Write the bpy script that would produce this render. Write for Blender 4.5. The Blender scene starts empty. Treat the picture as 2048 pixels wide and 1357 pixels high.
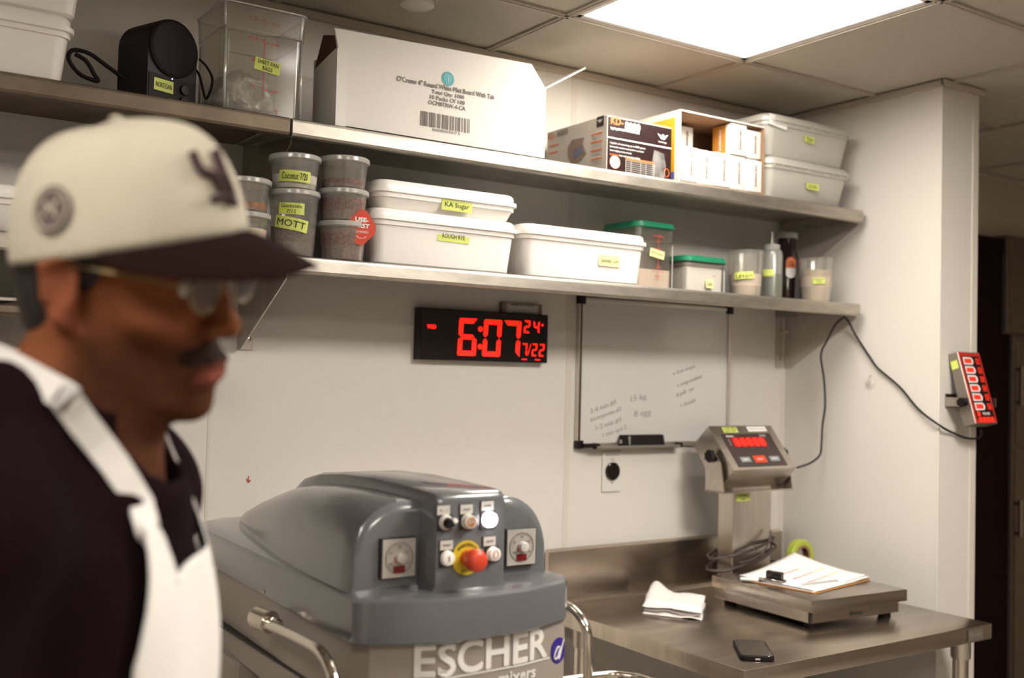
import bpy, bmesh, math, random
import numpy as np
from mathutils import Vector, Matrix
PI = math.pi
SC = bpy.context.scene
COL = SC.collection
random.seed(4)

# ------------------------------------------------------------------ camera
CAM = Vector((0, 0, 1.54)); YAW, PITCH, ROLL, FPX = 0.5927, 0.0318, 0.0236, 2133.07
def cam_axes():
    cy, sy = math.cos(YAW), math.sin(YAW)
    f = Vector((sy*math.cos(PITCH), cy*math.cos(PITCH), math.sin(PITCH)))
    r0 = Vector((cy, -sy, 0)); u0 = r0.cross(f)
    r = math.cos(ROLL)*r0 + math.sin(ROLL)*u0
    u = -math.sin(ROLL)*r0 + math.cos(ROLL)*u0
    return r, u, f
CR, CU, CF = cam_axes()
def P(px, py, x=None, y=None, z=None, d=None):
    """the point of a real plane (x=, y= or z=) seen at a photograph pixel: used to measure the room"""
    w = CF + CR*((px-1024)/FPX) + CU*((678.5-py)/FPX)
    t = d if d is not None else ((x-CAM.x)/w.x if x is not None else (y-CAM.y)/w.y if y is not None else (z-CAM.z)/w.z)
    return CAM + w*t
cd = bpy.data.cameras.new('camera'); cam = bpy.data.objects.new('camera', cd); COL.objects.link(cam)
cam.matrix_world = Matrix(((CR.x, CU.x, -CF.x, CAM.x), (CR.y, CU.y, -CF.y, CAM.y), (CR.z, CU.z, -CF.z, CAM.z), (0, 0, 0, 1)))
cd.sensor_width = 36.0; cd.lens = FPX/2048*36.0; cd.clip_start = 0.02
cd.dof.use_dof = True; cd.dof.focus_distance = 2.2; cd.dof.aperture_fstop = 2.5
SC.camera = cam
# ------------------------------------------------------------------ world, exposure
w = bpy.data.worlds.new('world'); SC.world = w; w.use_nodes = True
w.node_tree.nodes['Background'].inputs[0].default_value = (0.5, 0.42, 0.36, 1)
w.node_tree.nodes['Background'].inputs[1].default_value = 0.02
vs = SC.view_settings; vs.view_transform = 'Standard'; vs.look = 'None'; vs.gamma = 1.0; vs.exposure = 0.42; vs.use_curve_mapping = False
SC.cycles.use_denoising = True; SC.cycles.max_bounces = 8; SC.cycles.transparent_max_bounces = 16
SC.cycles.sample_clamp_indirect = 6.0; SC.cycles.caustics_reflective = False; SC.cycles.caustics_refractive = False
LAMP = 15.0            # strength of the lit ceiling panel in view
LAMP_NEAR = 44.0        # the panel above the camera side of the room
LAMP_FILL = 20.0  # unseen panels added at the left and behind the camera as fill

# ------------------------------------------------------------------ materials
def nmat(name):
    m = bpy.data.materials.new(name); m.use_nodes = True
    return m, m.node_tree, m.node_tree.nodes['Principled BSDF']
def mat(name, col, rough=0.5, metal=0.0, var=0.0, vscale=20, bump=0.0, bscale=200, stretch=None, spec=None, emit=None, es=0, trans=0, coat=0, col2=None, sheen=0, ior=None):
    m, nt, b = nmat(name)
    b.inputs['Base Color'].default_value = (*col, 1); b.inputs['Roughness'].default_value = rough; b.inputs['Metallic'].default_value = metal
    if spec is not None: b.inputs['Specular IOR Level'].default_value = spec
    if trans: b.inputs['Transmission Weight'].default_value = trans
    if coat: b.inputs['Coat Weight'].default_value = coat; b.inputs['Coat Roughness'].default_value = 0.1
    if sheen: b.inputs['Sheen Weight'].default_value = sheen
    if ior: b.inputs['IOR'].default_value = ior
    if emit: b.inputs['Emission Color'].default_value = (*emit, 1); b.inputs['Emission Strength'].default_value = es
    tc = nt.nodes.new('ShaderNodeTexCoord'); mp = nt.nodes.new('ShaderNodeMapping'); nt.links.new(tc.outputs['Object'], mp.inputs[0])
    if stretch: mp.inputs['Scale'].default_value = stretch
    if var or col2:
        n = nt.nodes.new('ShaderNodeTexNoise'); n.inputs['Scale'].default_value = vscale; n.inputs['Detail'].default_value = 5
        nt.links.new(mp.outputs[0], n.inputs['Vector'])
        r = nt.nodes.new('ShaderNodeValToRGB'); nt.links.new(n.outputs['Fac'], r.inputs[0])
        c2 = col2 or tuple(max(0, c*(1-var)) for c in col)
        r.color_ramp.elements[0].color = (*c2, 1); r.color_ramp.elements[1].color = (*col, 1)
        r.color_ramp.elements[0].position = 0.35; r.color_ramp.elements[1].position = 0.65
        nt.links.new(r.outputs[0], b.inputs['Base Color'])
    if bump:
        n2 = nt.nodes.new('ShaderNodeTexNoise'); n2.inputs['Scale'].default_value = bscale; n2.inputs['Detail'].default_value = 3
        nt.links.new(mp.outputs[0], n2.inputs['Vector'])
        bp = nt.nodes.new('ShaderNodeBump'); bp.inputs['Strength'].default_value = bump; bp.inputs['Distance'].default_value = 0.002
        nt.links.new(n2.outputs['Fac'], bp.inputs['Height']); nt.links.new(bp.outputs[0], b.inputs['Normal'])
    return m
def thinmat(name, col, see=0.4, gloss=0.1, rough=0.2, trl=0.5):
    """thin plastic: part see-through, part translucent, part diffuse, a little gloss"""
    m = bpy.data.materials.new(name); m.use_nodes = True; nt = m.node_tree; nt.nodes.clear()
    o = nt.nodes.new('ShaderNodeOutputMaterial')
    t = nt.nodes.new('ShaderNodeBsdfTransparent'); d = nt.nodes.new('ShaderNodeBsdfDiffuse'); l = nt.nodes.new('ShaderNodeBsdfTranslucent'); g = nt.nodes.new('ShaderNodeBsdfGlossy')
    for k in (d, l): k.inputs[0].default_value = (*col, 1)
    t.inputs[0].default_value = (*[0.5+0.5*c for c in col], 1); g.inputs['Roughness'].default_value = rough
    a = nt.nodes.new('ShaderNodeMixShader'); a.inputs[0].default_value = trl; nt.links.new(d.outputs[0], a.inputs[1]); nt.links.new(l.outputs[0], a.inputs[2])
    b = nt.nodes.new('ShaderNodeMixShader'); b.inputs[0].default_value = see; nt.links.new(a.outputs[0], b.inputs[1]); nt.links.new(t.outputs[0], b.inputs[2])
    lw = nt.nodes.new('ShaderNodeLayerWeight'); lw.inputs[0].default_value = 0.35
    mu = nt.nodes.new('ShaderNodeMath'); mu.operation = 'MULTIPLY_ADD'; nt.links.new(lw.outputs['Fresnel'], mu.inputs[0]); mu.inputs[1].default_value = 0.38; mu.inputs[2].default_value = gloss
    c = nt.nodes.new('ShaderNodeMixShader'); nt.links.new(mu.outputs[0], c.inputs[0]); nt.links.new(b.outputs[0], c.inputs[1]); nt.links.new(g.outputs[0], c.inputs[2])
    nt.links.new(c.outputs[0], o.inputs[0]); return m

M = {}
M['wall'] = mat('white_wall_panel', (0.74, 0.70, 0.64), 0.42, bump=0.35, bscale=260, var=0.03, vscale=3)
M['joint'] = mat('panel_joint_vinyl', (0.68, 0.63, 0.56), 0.35)
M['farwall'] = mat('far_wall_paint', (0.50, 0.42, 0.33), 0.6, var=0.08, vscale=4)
M['tile'] = mat('ceiling_tile', (0.56, 0.52, 0.44), 0.7, bump=0.5, bscale=180, var=0.04, vscale=30)
M['grid'] = mat('ceiling_grid_metal', (0.50, 0.44, 0.37), 0.45)
M['plenum'] = mat('dark_plenum', (0.03, 0.025, 0.02), 0.9)
M['floor'] = mat('pale_floor_tile', (0.44, 0.39, 0.34), 0.5, var=0.15, vscale=8)
M['steel'] = mat('brushed_steel', (0.60, 0.55, 0.49), 0.26, 1.0, var=0.12, vscale=6, bump=0.08, bscale=120, stretch=(1, 12, 12))
M['steelv'] = mat('brushed_steel_upright', (0.58, 0.53, 0.47), 0.28, 1.0, var=0.1, vscale=6, bump=0.08, bscale=120, stretch=(12, 12, 1))
M['bracket'] = mat('galvanised_bracket', (0.58, 0.53, 0.47), 0.5, 0.45, var=0.1)
M['table'] = mat('worktop_steel', (0.62, 0.54, 0.46), 0.27, 1.0, var=0.18, vscale=5, bump=0.1, bscale=60, stretch=(1, 6, 1))
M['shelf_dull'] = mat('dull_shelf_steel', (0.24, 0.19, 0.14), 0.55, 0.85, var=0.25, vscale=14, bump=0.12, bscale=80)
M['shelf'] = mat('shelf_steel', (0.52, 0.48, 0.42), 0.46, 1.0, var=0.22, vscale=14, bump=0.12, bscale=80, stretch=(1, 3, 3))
M['chrome'] = mat('polished_tube', (0.72, 0.66, 0.58), 0.14, 1.0)
M['black'] = mat('black_plastic', (0.008, 0.004, 0.004), 0.45, spec=.3)
M['blackgloss'] = mat('black_gloss', (0.01, 0.006, 0.006), 0.08, coat=0.3)
M['rubber'] = mat('black_rubber', (0.008, 0.004, 0.004), 0.6, spec=.2)
M['white_bin'] = mat('white_polyethylene', (0.86, 0.82, 0.77), 0.32, var=0.03, vscale=6)
M['white_lid'] = mat('white_lid_plastic', (0.90, 0.87, 0.82), 0.3)
M['trans_bin'] = thinmat('milky_bin_plastic', (0.93, 0.91, 0.84), 0.30, 0.05, 0.3, 0.45)
M['deli'] = thinmat('deli_cup_plastic', (0.92, 0.90, 0.84), 0.86, 0.07, 0.18, 0.5)
M['squeeze'] = thinmat('squeeze_bottle_plastic', (0.92, 0.92, 0.88), 0.74, 0.05, 0.25, 0.5)
M['deli_lid'] = thinmat('deli_lid_plastic', (0.86, 0.85, 0.80), 0.25, 0.08, 0.2, 0.5)
M['clear'] = thinmat('clear_polycarbonate', (0.85, 0.82, 0.76), 0.93, 0.03, 0.22, 0.5)
M['clear_bright'] = thinmat('bright_clear_plastic', (0.97, 0.97, 0.92), 0.15, 0.25, 0.15, 0.5)  # near-opaque white; on the containers it paints in the edge highlights
M['bag'] = thinmat('plastic_bag_film', (0.97, 0.97, 0.94), 0.10, 0.10, 0.25, 0.25)
M['glass'] = thinmat('spectacle_glass', (0.7, 0.7, 0.75), 0.95, 0.07, 0.03, 0.2)
M['tape'] = mat('yellow_green_tape', (0.60, 0.68, 0.14), 0.6, var=0.06, vscale=40)
M['tape_pale'] = mat('pale_yellow_tape', (0.80, 0.78, 0.34), 0.6)
M['ink'] = mat('black_ink', (0.03, 0.03, 0.02), 0.7)
M['ink_soft'] = mat('faded_marker', (0.36, 0.34, 0.34), 0.7)
M['ink_grey'] = mat('grey_print', (0.22, 0.19, 0.18), 0.7)
M['red_ink'] = mat('red_print', (0.55, 0.07, 0.05), 0.6)
M['green_lid'] = mat('green_lid_plastic', (0.015, 0.20, 0.10), 0.35)
M['flour'] = mat('pale_flour', (0.78, 0.64, 0.52), 0.9, bump=0.2, bscale=90)
M['white_powder'] = mat('white_powder', (0.88, 0.84, 0.80), 0.9)
M['seeds'] = mat('red_brown_seeds', (0.30, 0.13, 0.10), 0.8, col2=(0.10, 0.04, 0.035), vscale=160, bump=0.6, bscale=240)
M['seeds_dark'] = mat('grey_brown_meal', (0.20, 0.15, 0.12), 0.8, col2=(0.10, 0.07, 0.06), vscale=160)
M['orange_bits'] = mat('orange_bits', (0.45, 0.16, 0.03), 0.8, col2=(0.25, 0.08, 0.02), vscale=120)
M['green_oil'] = mat('dark_green_oil', (0.055, 0.06, 0.02), 0.3)
M['card_white'] = mat('white_cardboard', (0.80, 0.77, 0.71), 0.75, var=0.03, vscale=8)
M['kraft'] = mat('brown_cardboard', (0.34, 0.19, 0.10), 0.85, var=0.1, vscale=20)
M['kraft_dark'] = mat('dark_brown_cardboard', (0.085, 0.035, 0.02), 0.85)
M['yellow'] = mat('yellow_print', (0.72, 0.42, 0.02), 0.5)
M['blue'] = mat('blue_print', (0.10, 0.13, 0.40), 0.5)
M['teal'] = mat('teal_print', (0.10, 0.45, 0.50), 0.6)
M['boxblack'] = mat('black_box_print', (0.022, 0.008, 0.008), 0.3, var=0.3, vscale=60)
M['boxgrey'] = mat('grey_box_print', (0.62, 0.56, 0.49), 0.45)
M['orange'] = mat('orange_print', (0.75, 0.17, 0.04), 0.5)
M['white_print'] = mat('white_print', (0.85, 0.83, 0.80), 0.5)
M['gold'] = mat('amber_print', (0.50, 0.20, 0.03), 0.4)
M['led'] = mat('red_led', (0.5, 0.02, 0.01), 0.4, emit=(1.0, 0.010, 0.004), es=1.5)
M['led_dim'] = mat('red_led_panel', (0.4, 0.02, 0.01), 0.4, emit=(1.0, 0.03, 0.015), es=0.6)
M['lampwhite'] = mat('lit_push_button', (1, 1, 1), 0.4, emit=(0.95, 0.93, 1.0), es=9)
M['board'] = mat('whiteboard_enamel', (0.72, 0.71, 0.68), 0.16, coat=0.2)
M['alu'] = mat('aluminium_trim', (0.66, 0.62, 0.56), 0.35, 0.9)
M['mixgrey'] = mat('glossy_grey_abs', (0.115, 0.118, 0.125), 0.24, coat=0.6)
M['mixbody'] = mat('grey_enamel', (0.30, 0.26, 0.225), 0.42, bump=0.08, bscale=350)
M['mixdark'] = mat('mixer_dark_gap', (0.02, 0.015, 0.012), 0.6)
M['dial'] = mat('dial_plate', (0.55, 0.52, 0.47), 0.25, 0.3, var=0.15, vscale=60)
M['dialglass'] = thinmat('dial_cover', (0.85, 0.82, 0.78), 0.8, 0.12, 0.08, 0.5)
M['darkred'] = mat('dark_red_window', (0.16, 0.005, 0.008), 0.25)
M['stopred'] = mat('emergency_stop_red', (0.62, 0.055, 0.02), 0.38)
M['stopyellow'] = mat('emergency_ring_yellow', (0.62, 0.46, 0.02), 0.5)
M['keygrey'] = mat('grey_key', (0.25, 0.28, 0.30), 0.4)
M['plate'] = mat('dull_plate', (0.22, 0.19, 0.16), 0.4, 0.5)
M['greylabel'] = mat('grey_engraved_label', (0.55, 0.52, 0.48), 0.4)
M['decal'] = mat('white_vinyl_lettering', (0.74, 0.72, 0.68), 0.5)
M['navy'] = mat('navy_decal', (0.03, 0.015, 0.22), 0.35)
M['cloth'] = mat('white_towel', (0.85, 0.78, 0.75), 0.95, bump=0.6, bscale=500, sheen=0.3)
M['paper'] = mat('white_paper', (0.86, 0.83, 0.80), 0.8)
M['clipboard'] = mat('brown_hardboard', (0.50, 0.24, 0.08), 0.55, var=0.1)
M['limetape'] = mat('lime_tape_roll', (0.42, 0.50, 0.06), 0.45)
M['disp'] = mat('grey_dispenser_plastic', (0.20, 0.16, 0.13), 0.5)
M['cord'] = mat('grey_cord', (0.05, 0.035, 0.03), 0.5)
M['doorbrown'] = mat('dark_door', (0.012, 0.003, 0.002), 0.6, spec=.1)
M['fridge'] = mat('dull_steel_cabinet', (0.26, 0.20, 0.15), 0.4, 0.8, var=0.1)
M['outlet'] = mat('outlet_plate_enamel', (0.72, 0.69, 0.64), 0.35)
M['capcloth'] = mat('stone_cotton_twill', (0.54, 0.49, 0.385), 0.9, bump=0.5, bscale=600, var=0.05)
M['brim'] = mat('dark_brim_cotton', (0.014, 0.006, 0.005), 0.9, spec=.06, bump=0.4, bscale=600)
M['patch'] = mat('grey_embroidery', (0.12, 0.09, 0.085), 0.9)
M['emblem'] = mat('dark_embroidery', (0.045, 0.022, 0.022), 0.9)
M['hair'] = mat('black_hair', (0.010, 0.006, 0.005), 0.6, bump=0.8, bscale=250, stretch=(1, 1, 0.2))
M['shirt'] = mat('dark_maroon_cotton', (0.007, 0.002, 0.003), 0.95, spec=.08, bump=0.3, bscale=400)
M['apron'] = mat('white_apron_cotton', (0.76, 0.73, 0.69), 0.92, bump=0.3, bscale=500, sheen=0.2)
M['trouser'] = mat('black_trouser_cloth', (0.015, 0.013, 0.015), 0.95)
M['eye'] = mat('eye_white', (0.55, 0.50, 0.45), 0.25)
M['iris'] = mat('brown_iris', (0.03, 0.015, 0.008), 0.15)
M['goldwire'] = mat('thin_metal_frame', (0.35, 0.28, 0.14), 0.3, 0.9)
# skin with beard, lips and brows carried in a colour attribute of the body mesh
m, nt, b = nmat('skin'); a = nt.nodes.new('ShaderNodeAttribute'); a.attribute_name = 'tone'
nt.links.new(a.outputs['Color'], b.inputs['Base Color']); b.inputs['Roughness'].default_value = 0.75; b.inputs['Specular IOR Level'].default_value = 0.08
b.inputs['Subsurface Weight'].default_value = 0.08; b.inputs['Subsurface Radius'].default_value = (0.01, 0.004, 0.002); M['skin'] = m
# lit diffuser of the ceiling lamps
def lampmat(name, s, c=(1.0, 0.93, 0.84)):
    m = bpy.data.materials.new(name); m.use_nodes = True; nt = m.node_tree; nt.nodes.clear()
    o = nt.nodes.new('ShaderNodeOutputMaterial'); e = nt.nodes.new('ShaderNodeEmission'); e.inputs[0].default_value = (*c, 1); e.inputs[1].default_value = s
    nt.links.new(e.outputs[0], o.inputs[0]); return m
M['lamp'] = lampmat('lit_diffuser', LAMP); M['lamp2'] = lampmat('lit_diffuser_near', LAMP_NEAR); M['lamp_fill'] = lampmat('lit_diffuser_fill', LAMP_FILL)

# ------------------------------------------------------------------ builders
INV = {}
def tag(o, label=None, cat=None, group=None, kind=None):
    if label: o['label'] = label
    if cat: o['category'] = cat
    if group: o['group'] = group
    if kind: o['kind'] = kind
    return o
def thing(name, label, cat, loc=(0, 0, 0), rz=0, group=None, kind=None):
    o = bpy.data.objects.new(name, None); COL.objects.link(o); o.empty_display_size = 0.05
    o.location = loc; o.rotation_euler = (0, 0, rz)
    INV[o.name] = (Matrix.Translation(loc) @ Matrix.Rotation(rz, 4, 'Z')).inverted()
    return tag(o, label, cat, group, kind)
def base_of(vs_):
    a = np.array([v[:] for v in vs_]); return Vector(((a[:, 0].min()+a[:, 0].max())/2, (a[:, 1].min()+a[:, 1].max())/2, a[:, 2].min()))
def obj(name, bm, m, parent=None, smooth=False, local=False, label=None):
    """one mesh object from a bmesh given in room coordinates (or in its thing's own, local=True)"""
    me = bpy.data.meshes.new(name)
    o = bpy.data.objects.new(name, me); COL.objects.link(o)
    if parent is None:
        org = base_of([v.co for v in bm.verts]); bm.transform(Matrix.Translation(-org)); o.location = org; INV[o.name] = Matrix.Translation(-org)
    else:
        pm = INV[parent.name]
        if not local: bm.transform(pm)
        o.parent = parent; INV[o.name] = pm
    bm.to_mesh(me); bm.free()
    for k in (m if isinstance(m, (list, tuple)) else [m]): me.materials.append(M[k] if isinstance(k, str) else k)
    if smooth:
        me.polygons.foreach_set('use_smooth', [True]*len(me.polygons))
        if smooth is not True: me.set_sharp_from_angle(angle=math.radians(smooth))
    if label: o['label'] = label
    return o
def dup(root, delta=(0, 0, 0), rz=0, label=None):
    r = root.copy(); COL.objects.link(r); r.location = Vector(root.location)+Vector(delta); r.rotation_euler.z += rz
    if label: r['label'] = label
    for ch in list(root.children):
        c = ch.copy(); COL.objects.link(c); c.parent = r
        for g in ch.children:
            d = g.copy(); COL.objects.link(d); d.parent = c
    return r
def B(): return bmesh.new()
def box(bm, a, b, bev=0.0, seg=2, mi=0):
    a, b = Vector(a), Vector(b); c = (a+b)/2; s = b-a
    r = bmesh.ops.create_cube(bm, size=1, matrix=Matrix.Translation(c) @ Matrix.Diagonal((abs(s.x), abs(s.y), abs(s.z), 1)))
    vs_ = r['verts']
    fs = set(f for v in vs_ for f in v.link_faces)
    for f in fs: f.material_index = mi
    if bev:
        es = list(set(e for v in vs_ for e in v.link_edges))
        bmesh.ops.bevel(bm, geom=es, offset=bev, segments=seg, affect='EDGES', profile=0.5)
    return bm
def obox(bm, org, ux, uy, uz, a, b, bev=0.0, mi=0):
    """box a..b given in the frame org, ux, uy, uz"""
    t = bmesh.new(); box(t, a, b, bev, mi=mi)
    mt = Matrix(((ux.x, uy.x, uz.x, org.x), (ux.y, uy.y, uz.y, org.y), (ux.z, uy.z, uz.z, org.z), (0, 0, 0, 1)))
    t.transform(mt); me = bpy.data.meshes.new('t'); t.to_mesh(me); t.free(); bm.from_mesh(me); bpy.data.meshes.remove(me); return bm
def prism(bm, pts, d, mi=0):
    """polygon pts (3D, planar) swept along the vector d"""
    d = Vector(d); n = len(pts)
    a = [bm.verts.new(Vector(p)) for p in pts]; b_ = [bm.verts.new(Vector(p)+d) for p in pts]
    fs = [bm.faces.new(a[::-1]), bm.faces.new(b_)]
    for i in range(n): fs.append(bm.faces.new((a[i], a[(i+1) % n], b_[(i+1) % n], b_[i])))
    for f in fs: f.material_index = mi
    bmesh.ops.recalc_face_normals(bm, faces=fs); return bm
def rings(bm, rs, cap=True, close=False, mi=0):
    vr = [[bm.verts.new(Vector(p)) for p in r] for r in rs]; n = len(rs[0]); fs = []
    for i in range(len(vr)-(0 if close else 1)):
        a, b_ = vr[i], vr[(i+1) % len(vr)]
        for j in range(n):
            fs.append(bm.faces.new((a[j], a[(j+1) % n], b_[(j+1) % n], b_[j])))
    if cap and not close: fs.append(bm.faces.new(vr[0][::-1])); fs.append(bm.faces.new(vr[-1]))
    for f in fs: f.material_index = mi
    bmesh.ops.recalc_face_normals(bm, faces=fs); return bm
def lathe(bm, c, prof, n=32, ax=(0, 0, 1), mi=0, cap=True):
    c = Vector(c); z = Vector(ax).normalized(); x = z.orthogonal().normalized(); y = z.cross(x); rs = []
    for r, h in prof: rs.append([c+z*h+(x*math.cos(2*PI*k/n)+y*math.sin(2*PI*k/n))*max(r, 1e-5) for k in range(n)])
    return rings(bm, rs, cap, mi=mi)
def tube(bm, pts, r, n=10, closed=False, smoothn=0):
    pts = [Vector(p) for p in pts]
    if smoothn:
        q = []; m = len(pts)
        rng = range(m if closed else m-1)
        for i in rng:
            g = (lambda k: pts[k % m]) if closed else (lambda k: pts[max(0, min(m-1, k))])
            p0, p1, p2, p3 = g(i-1), g(i), g(i+1), g(i+2)
            for s in range(smoothn):
                t = s/smoothn
                q.append(0.5*((2*p1)+(-p0+p2)*t+(2*p0-5*p1+4*p2-p3)*t*t+(-p0+3*p1-3*p2+p3)*t**3))
        if not closed: q.append(pts[-1])
        pts = q
    m = len(pts); rs = []; up = None
    for i in range(m):
        if closed: t = pts[(i+1) % m]-pts[i-1]
        else: t = pts[min(m-1, i+1)]-pts[max(0, i-1)]
        t.normalize()
        if up is None: up = t.orthogonal().normalized()
        up = (up-t*up.dot(t)).normalized(); s = t.cross(up)
        rr = r(i/(m-1)) if callable(r) else r
        rs.append([pts[i]+(up*math.cos(2*PI*k/n)+s*math.sin(2*PI*k/n))*rr for k in range(n)])
    return rings(bm, rs, True, closed)
def rrect(x0, x1, y0, y1, r, z, n=5):
    p = []
    r = min(r, (x1-x0)/2-1e-4, (y1-y0)/2-1e-4)
    for cx, cy, a in ((x1-r, y0+r, -PI/2), (x1-r, y1-r, 0), (x0+r, y1-r, PI/2), (x0+r, y0+r, PI)):
        for k in range(n+1):
            t = a+PI/2*k/n; p.append((cx+r*math.cos(t), cy+r*math.sin(t), z))
    return p
def rrstack(bm, x0, x1, y0, y1, r, prof, mi=0, cap=True):
    """stack of rounded rectangles; prof = (z, inset)"""
    return rings(bm, [rrect(x0+i, x1-i, y0+i, y1-i, max(0.002, r-i*0.5), z) for z, i in prof], cap, mi=mi)
def plane_map(org, xd, yd):
    org, xd, yd = Vector(org), Vector(xd).normalized(), Vector(yd).normalized(); n = xd.cross(yd).normalized()
    return lambda u, v, d=0: org+xd*u+yd*v+n*d
def cyl_map(cx, cy, r, ang, zc, tilt=0):
    ct, st = math.cos(tilt), math.sin(tilt)
    def f(u, v, d=0):
        u, v = u*ct-v*st, u*st+v*ct
        a = ang+u/r; rr = r+d
        return Vector((cx+rr*math.cos(a), cy+rr*math.sin(a), zc+v))
    return f
def patch(bm, fm, w, h, t=0.0006, nx=1, ny=1, d0=0.0004, mi=0, u0=0, v0=0, shape=None):
    """thin slab w x h laid on the surface map fm"""
    top, bot = {}, {}
    for i in range(nx+1):
        for j in range(ny+1):
            u, v = u0+w*(i/nx-.5), v0+h*(j/ny-.5)
            top[i, j] = bm.verts.new(fm(u, v, d0+t)); bot[i, j] = bm.verts.new(fm(u, v, d0))
    fs = []
    for i in range(nx):
        for j in range(ny):
            fs.append(bm.faces.new((top[i, j], top[i+1, j], top[i+1, j+1], top[i, j+1])))
            fs.append(bm.faces.new((bot[i, j], bot[i, j+1], bot[i+1, j+1], bot[i+1, j])))
    for i in range(nx):
        fs.append(bm.faces.new((bot[i, 0], bot[i+1, 0], top[i+1, 0], top[i, 0]))); fs.append(bm.faces.new((bot[i+1, ny], bot[i, ny], top[i, ny], top[i+1, ny])))
    for j in range(ny):
        fs.append(bm.faces.new((bot[0, j+1], bot[0, j], top[0, j], top[0, j+1]))); fs.append(bm.faces.new((bot[nx, j], bot[nx, j+1], top[nx, j+1], top[nx, j])))
    for f in fs: f.material_index = mi
    return bm
def poly(bm, fm, pts, t=0.0006, d0=0.0004, mi=0):
    a = [bm.verts.new(fm(u, v, d0)) for u, v in pts]; b_ = [bm.verts.new(fm(u, v, d0+t)) for u, v in pts]; n = len(pts)
    fs = [bm.faces.new(b_), bm.faces.new(a[::-1])]
    for i in range(n): fs.append(bm.faces.new((a[i], a[(i+1) % n], b_[(i+1) % n], b_[i])))
    for f in fs: f.material_index = mi
    return bm
def disc(bm, fm, r, t=0.0006, d0=0.0004, n=28, u0=0, v0=0, mi=0, ry=None):
    return poly(bm, fm, [(u0+r*math.cos(2*PI*k/n), v0+(ry or r)*math.sin(2*PI*k/n)) for k in range(n)], t, d0, mi)
def textbm(s, fm, w, h, u0=0, v0=0, bold=0.0, t=0.0004, d0=0.0005, shear=0, rot=0, mono=False):
    cu = bpy.data.curves.new('t', 'FONT'); cu.body = s; cu.size = 1; cu.align_x = 'CENTER'; cu.shear = shear; cu.resolution_u = 4 if w > .1 else 2; cu.extrude = 0.01
    if '\n' in s: cu.space_line = 1.0
    o = bpy.data.objects.new('t', cu); COL.objects.link(o)
    dg = bpy.context.evaluated_depsgraph_get(); me = bpy.data.meshes.new_from_object(o.evaluated_get(dg))
    bpy.data.objects.remove(o); bpy.data.curves.remove(cu)
    bm = bmesh.new(); bm.from_mesh(me); bpy.data.meshes.remove(me)
    if len(bm.verts) == 0: return bm
    xs = [v.co.x for v in bm.verts]; ys = [v.co.y for v in bm.verts]
    x0, x1, y0, y1 = min(xs), max(xs), min(ys), max(ys)
    sx = w/(x1-x0); sy = h/(y1-y0) if h else sx
    cr, sr = math.cos(rot), math.sin(rot)
    for v in bm.verts:
        u, q = (v.co.x-(x0+x1)/2)*sx, (v.co.y-(y0+y1)/2)*sy
        u, q = u*cr-q*sr, u*sr+q*cr
        v.co = fm(u0+u, v0+q, d0+(t if v.co.z > 0 else 0))
    if bold:
        me = bpy.data.meshes.new('t'); bm.to_mesh(me); n0 = fm(u0, v0, 0); ex = (fm(u0+.001, v0, 0)-n0)*1000; ey = (fm(u0, v0+.001, 0)-n0)*1000; en = (fm(u0, v0, .001)-n0)*1000
        r_ = bold*(h or w*.2)*1.6
        for k in range(6):
            b2 = bmesh.new(); b2.from_mesh(me); a_ = 2*PI*k/6; off = ex*(r_*math.cos(a_))+ey*(r_*math.sin(a_))+en*(.00002*(k+1))
            for v in b2.verts: v.co += off
            m2 = bpy.data.meshes.new('t2'); b2.to_mesh(m2); b2.free(); bm.from_mesh(m2); bpy.data.meshes.remove(m2)
        bpy.data.meshes.remove(me)
    return bm
def text(s, fm, w, h, m, parent, name='lettering', **k):
    bm = textbm(s, fm, w, h, **k); return obj(name, bm, m, parent)
def tape(parent, fm, w, h, s=None, m='tape', ink='ink', tw=0.8, th=0.6, nx=6, **k):
    bm = B(); patch(bm, fm, w, h, nx=nx); o = obj('tape_label', bm, m, parent)
    if s: text(s, fm, w*tw, h*th, ink, o, d0=0.0012, **k)
    return o
def quad_map(px, y=None, x=None):
    """plane map for a flat print seen at the pixel px on the plane y= (facing -y) or x= (facing -x)"""
    if y is not None: return plane_map(P(*px, y=y), (1, 0, 0), (0, 0, 1))
    return plane_map(P(*px, x=x), (0, -1, 0), (0, 0, 1))
# ================================================================== THE ROOM
D, XR, YF, XE, H = 2.4225, 2.711, 1.841, 2.889, 2.41
XW, YS, XFAR, YFAR = -2.4, -2.2, 5.6, 2.56
def struct(name, bm, m, **k):
    o = obj(name, bm, m, **k); o['kind'] = 'structure'; return o
floor = struct('floor', box(B(), (XW-.1, YS-.1, -0.1), (XFAR+.1, YFAR+.1, 0)), 'floor')
tb = None
for i in range(26):
    for j in range(15):
        a = (XW+i*.3048+.004, YS+j*.3048+.004, 0.0)
        if tb is None:
            tb = obj('floor_tile', box(B(), (0, 0, 0), (.2968, .2968, .006)), 'floor', floor, local=True); me0 = tb.data; o = tb
        else: o = bpy.data.objects.new('floor_tile', me0); COL.objects.link(o); o.parent = floor
        o.location = Vector(a)-floor.location-Vector((0, 0, 0))
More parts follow.
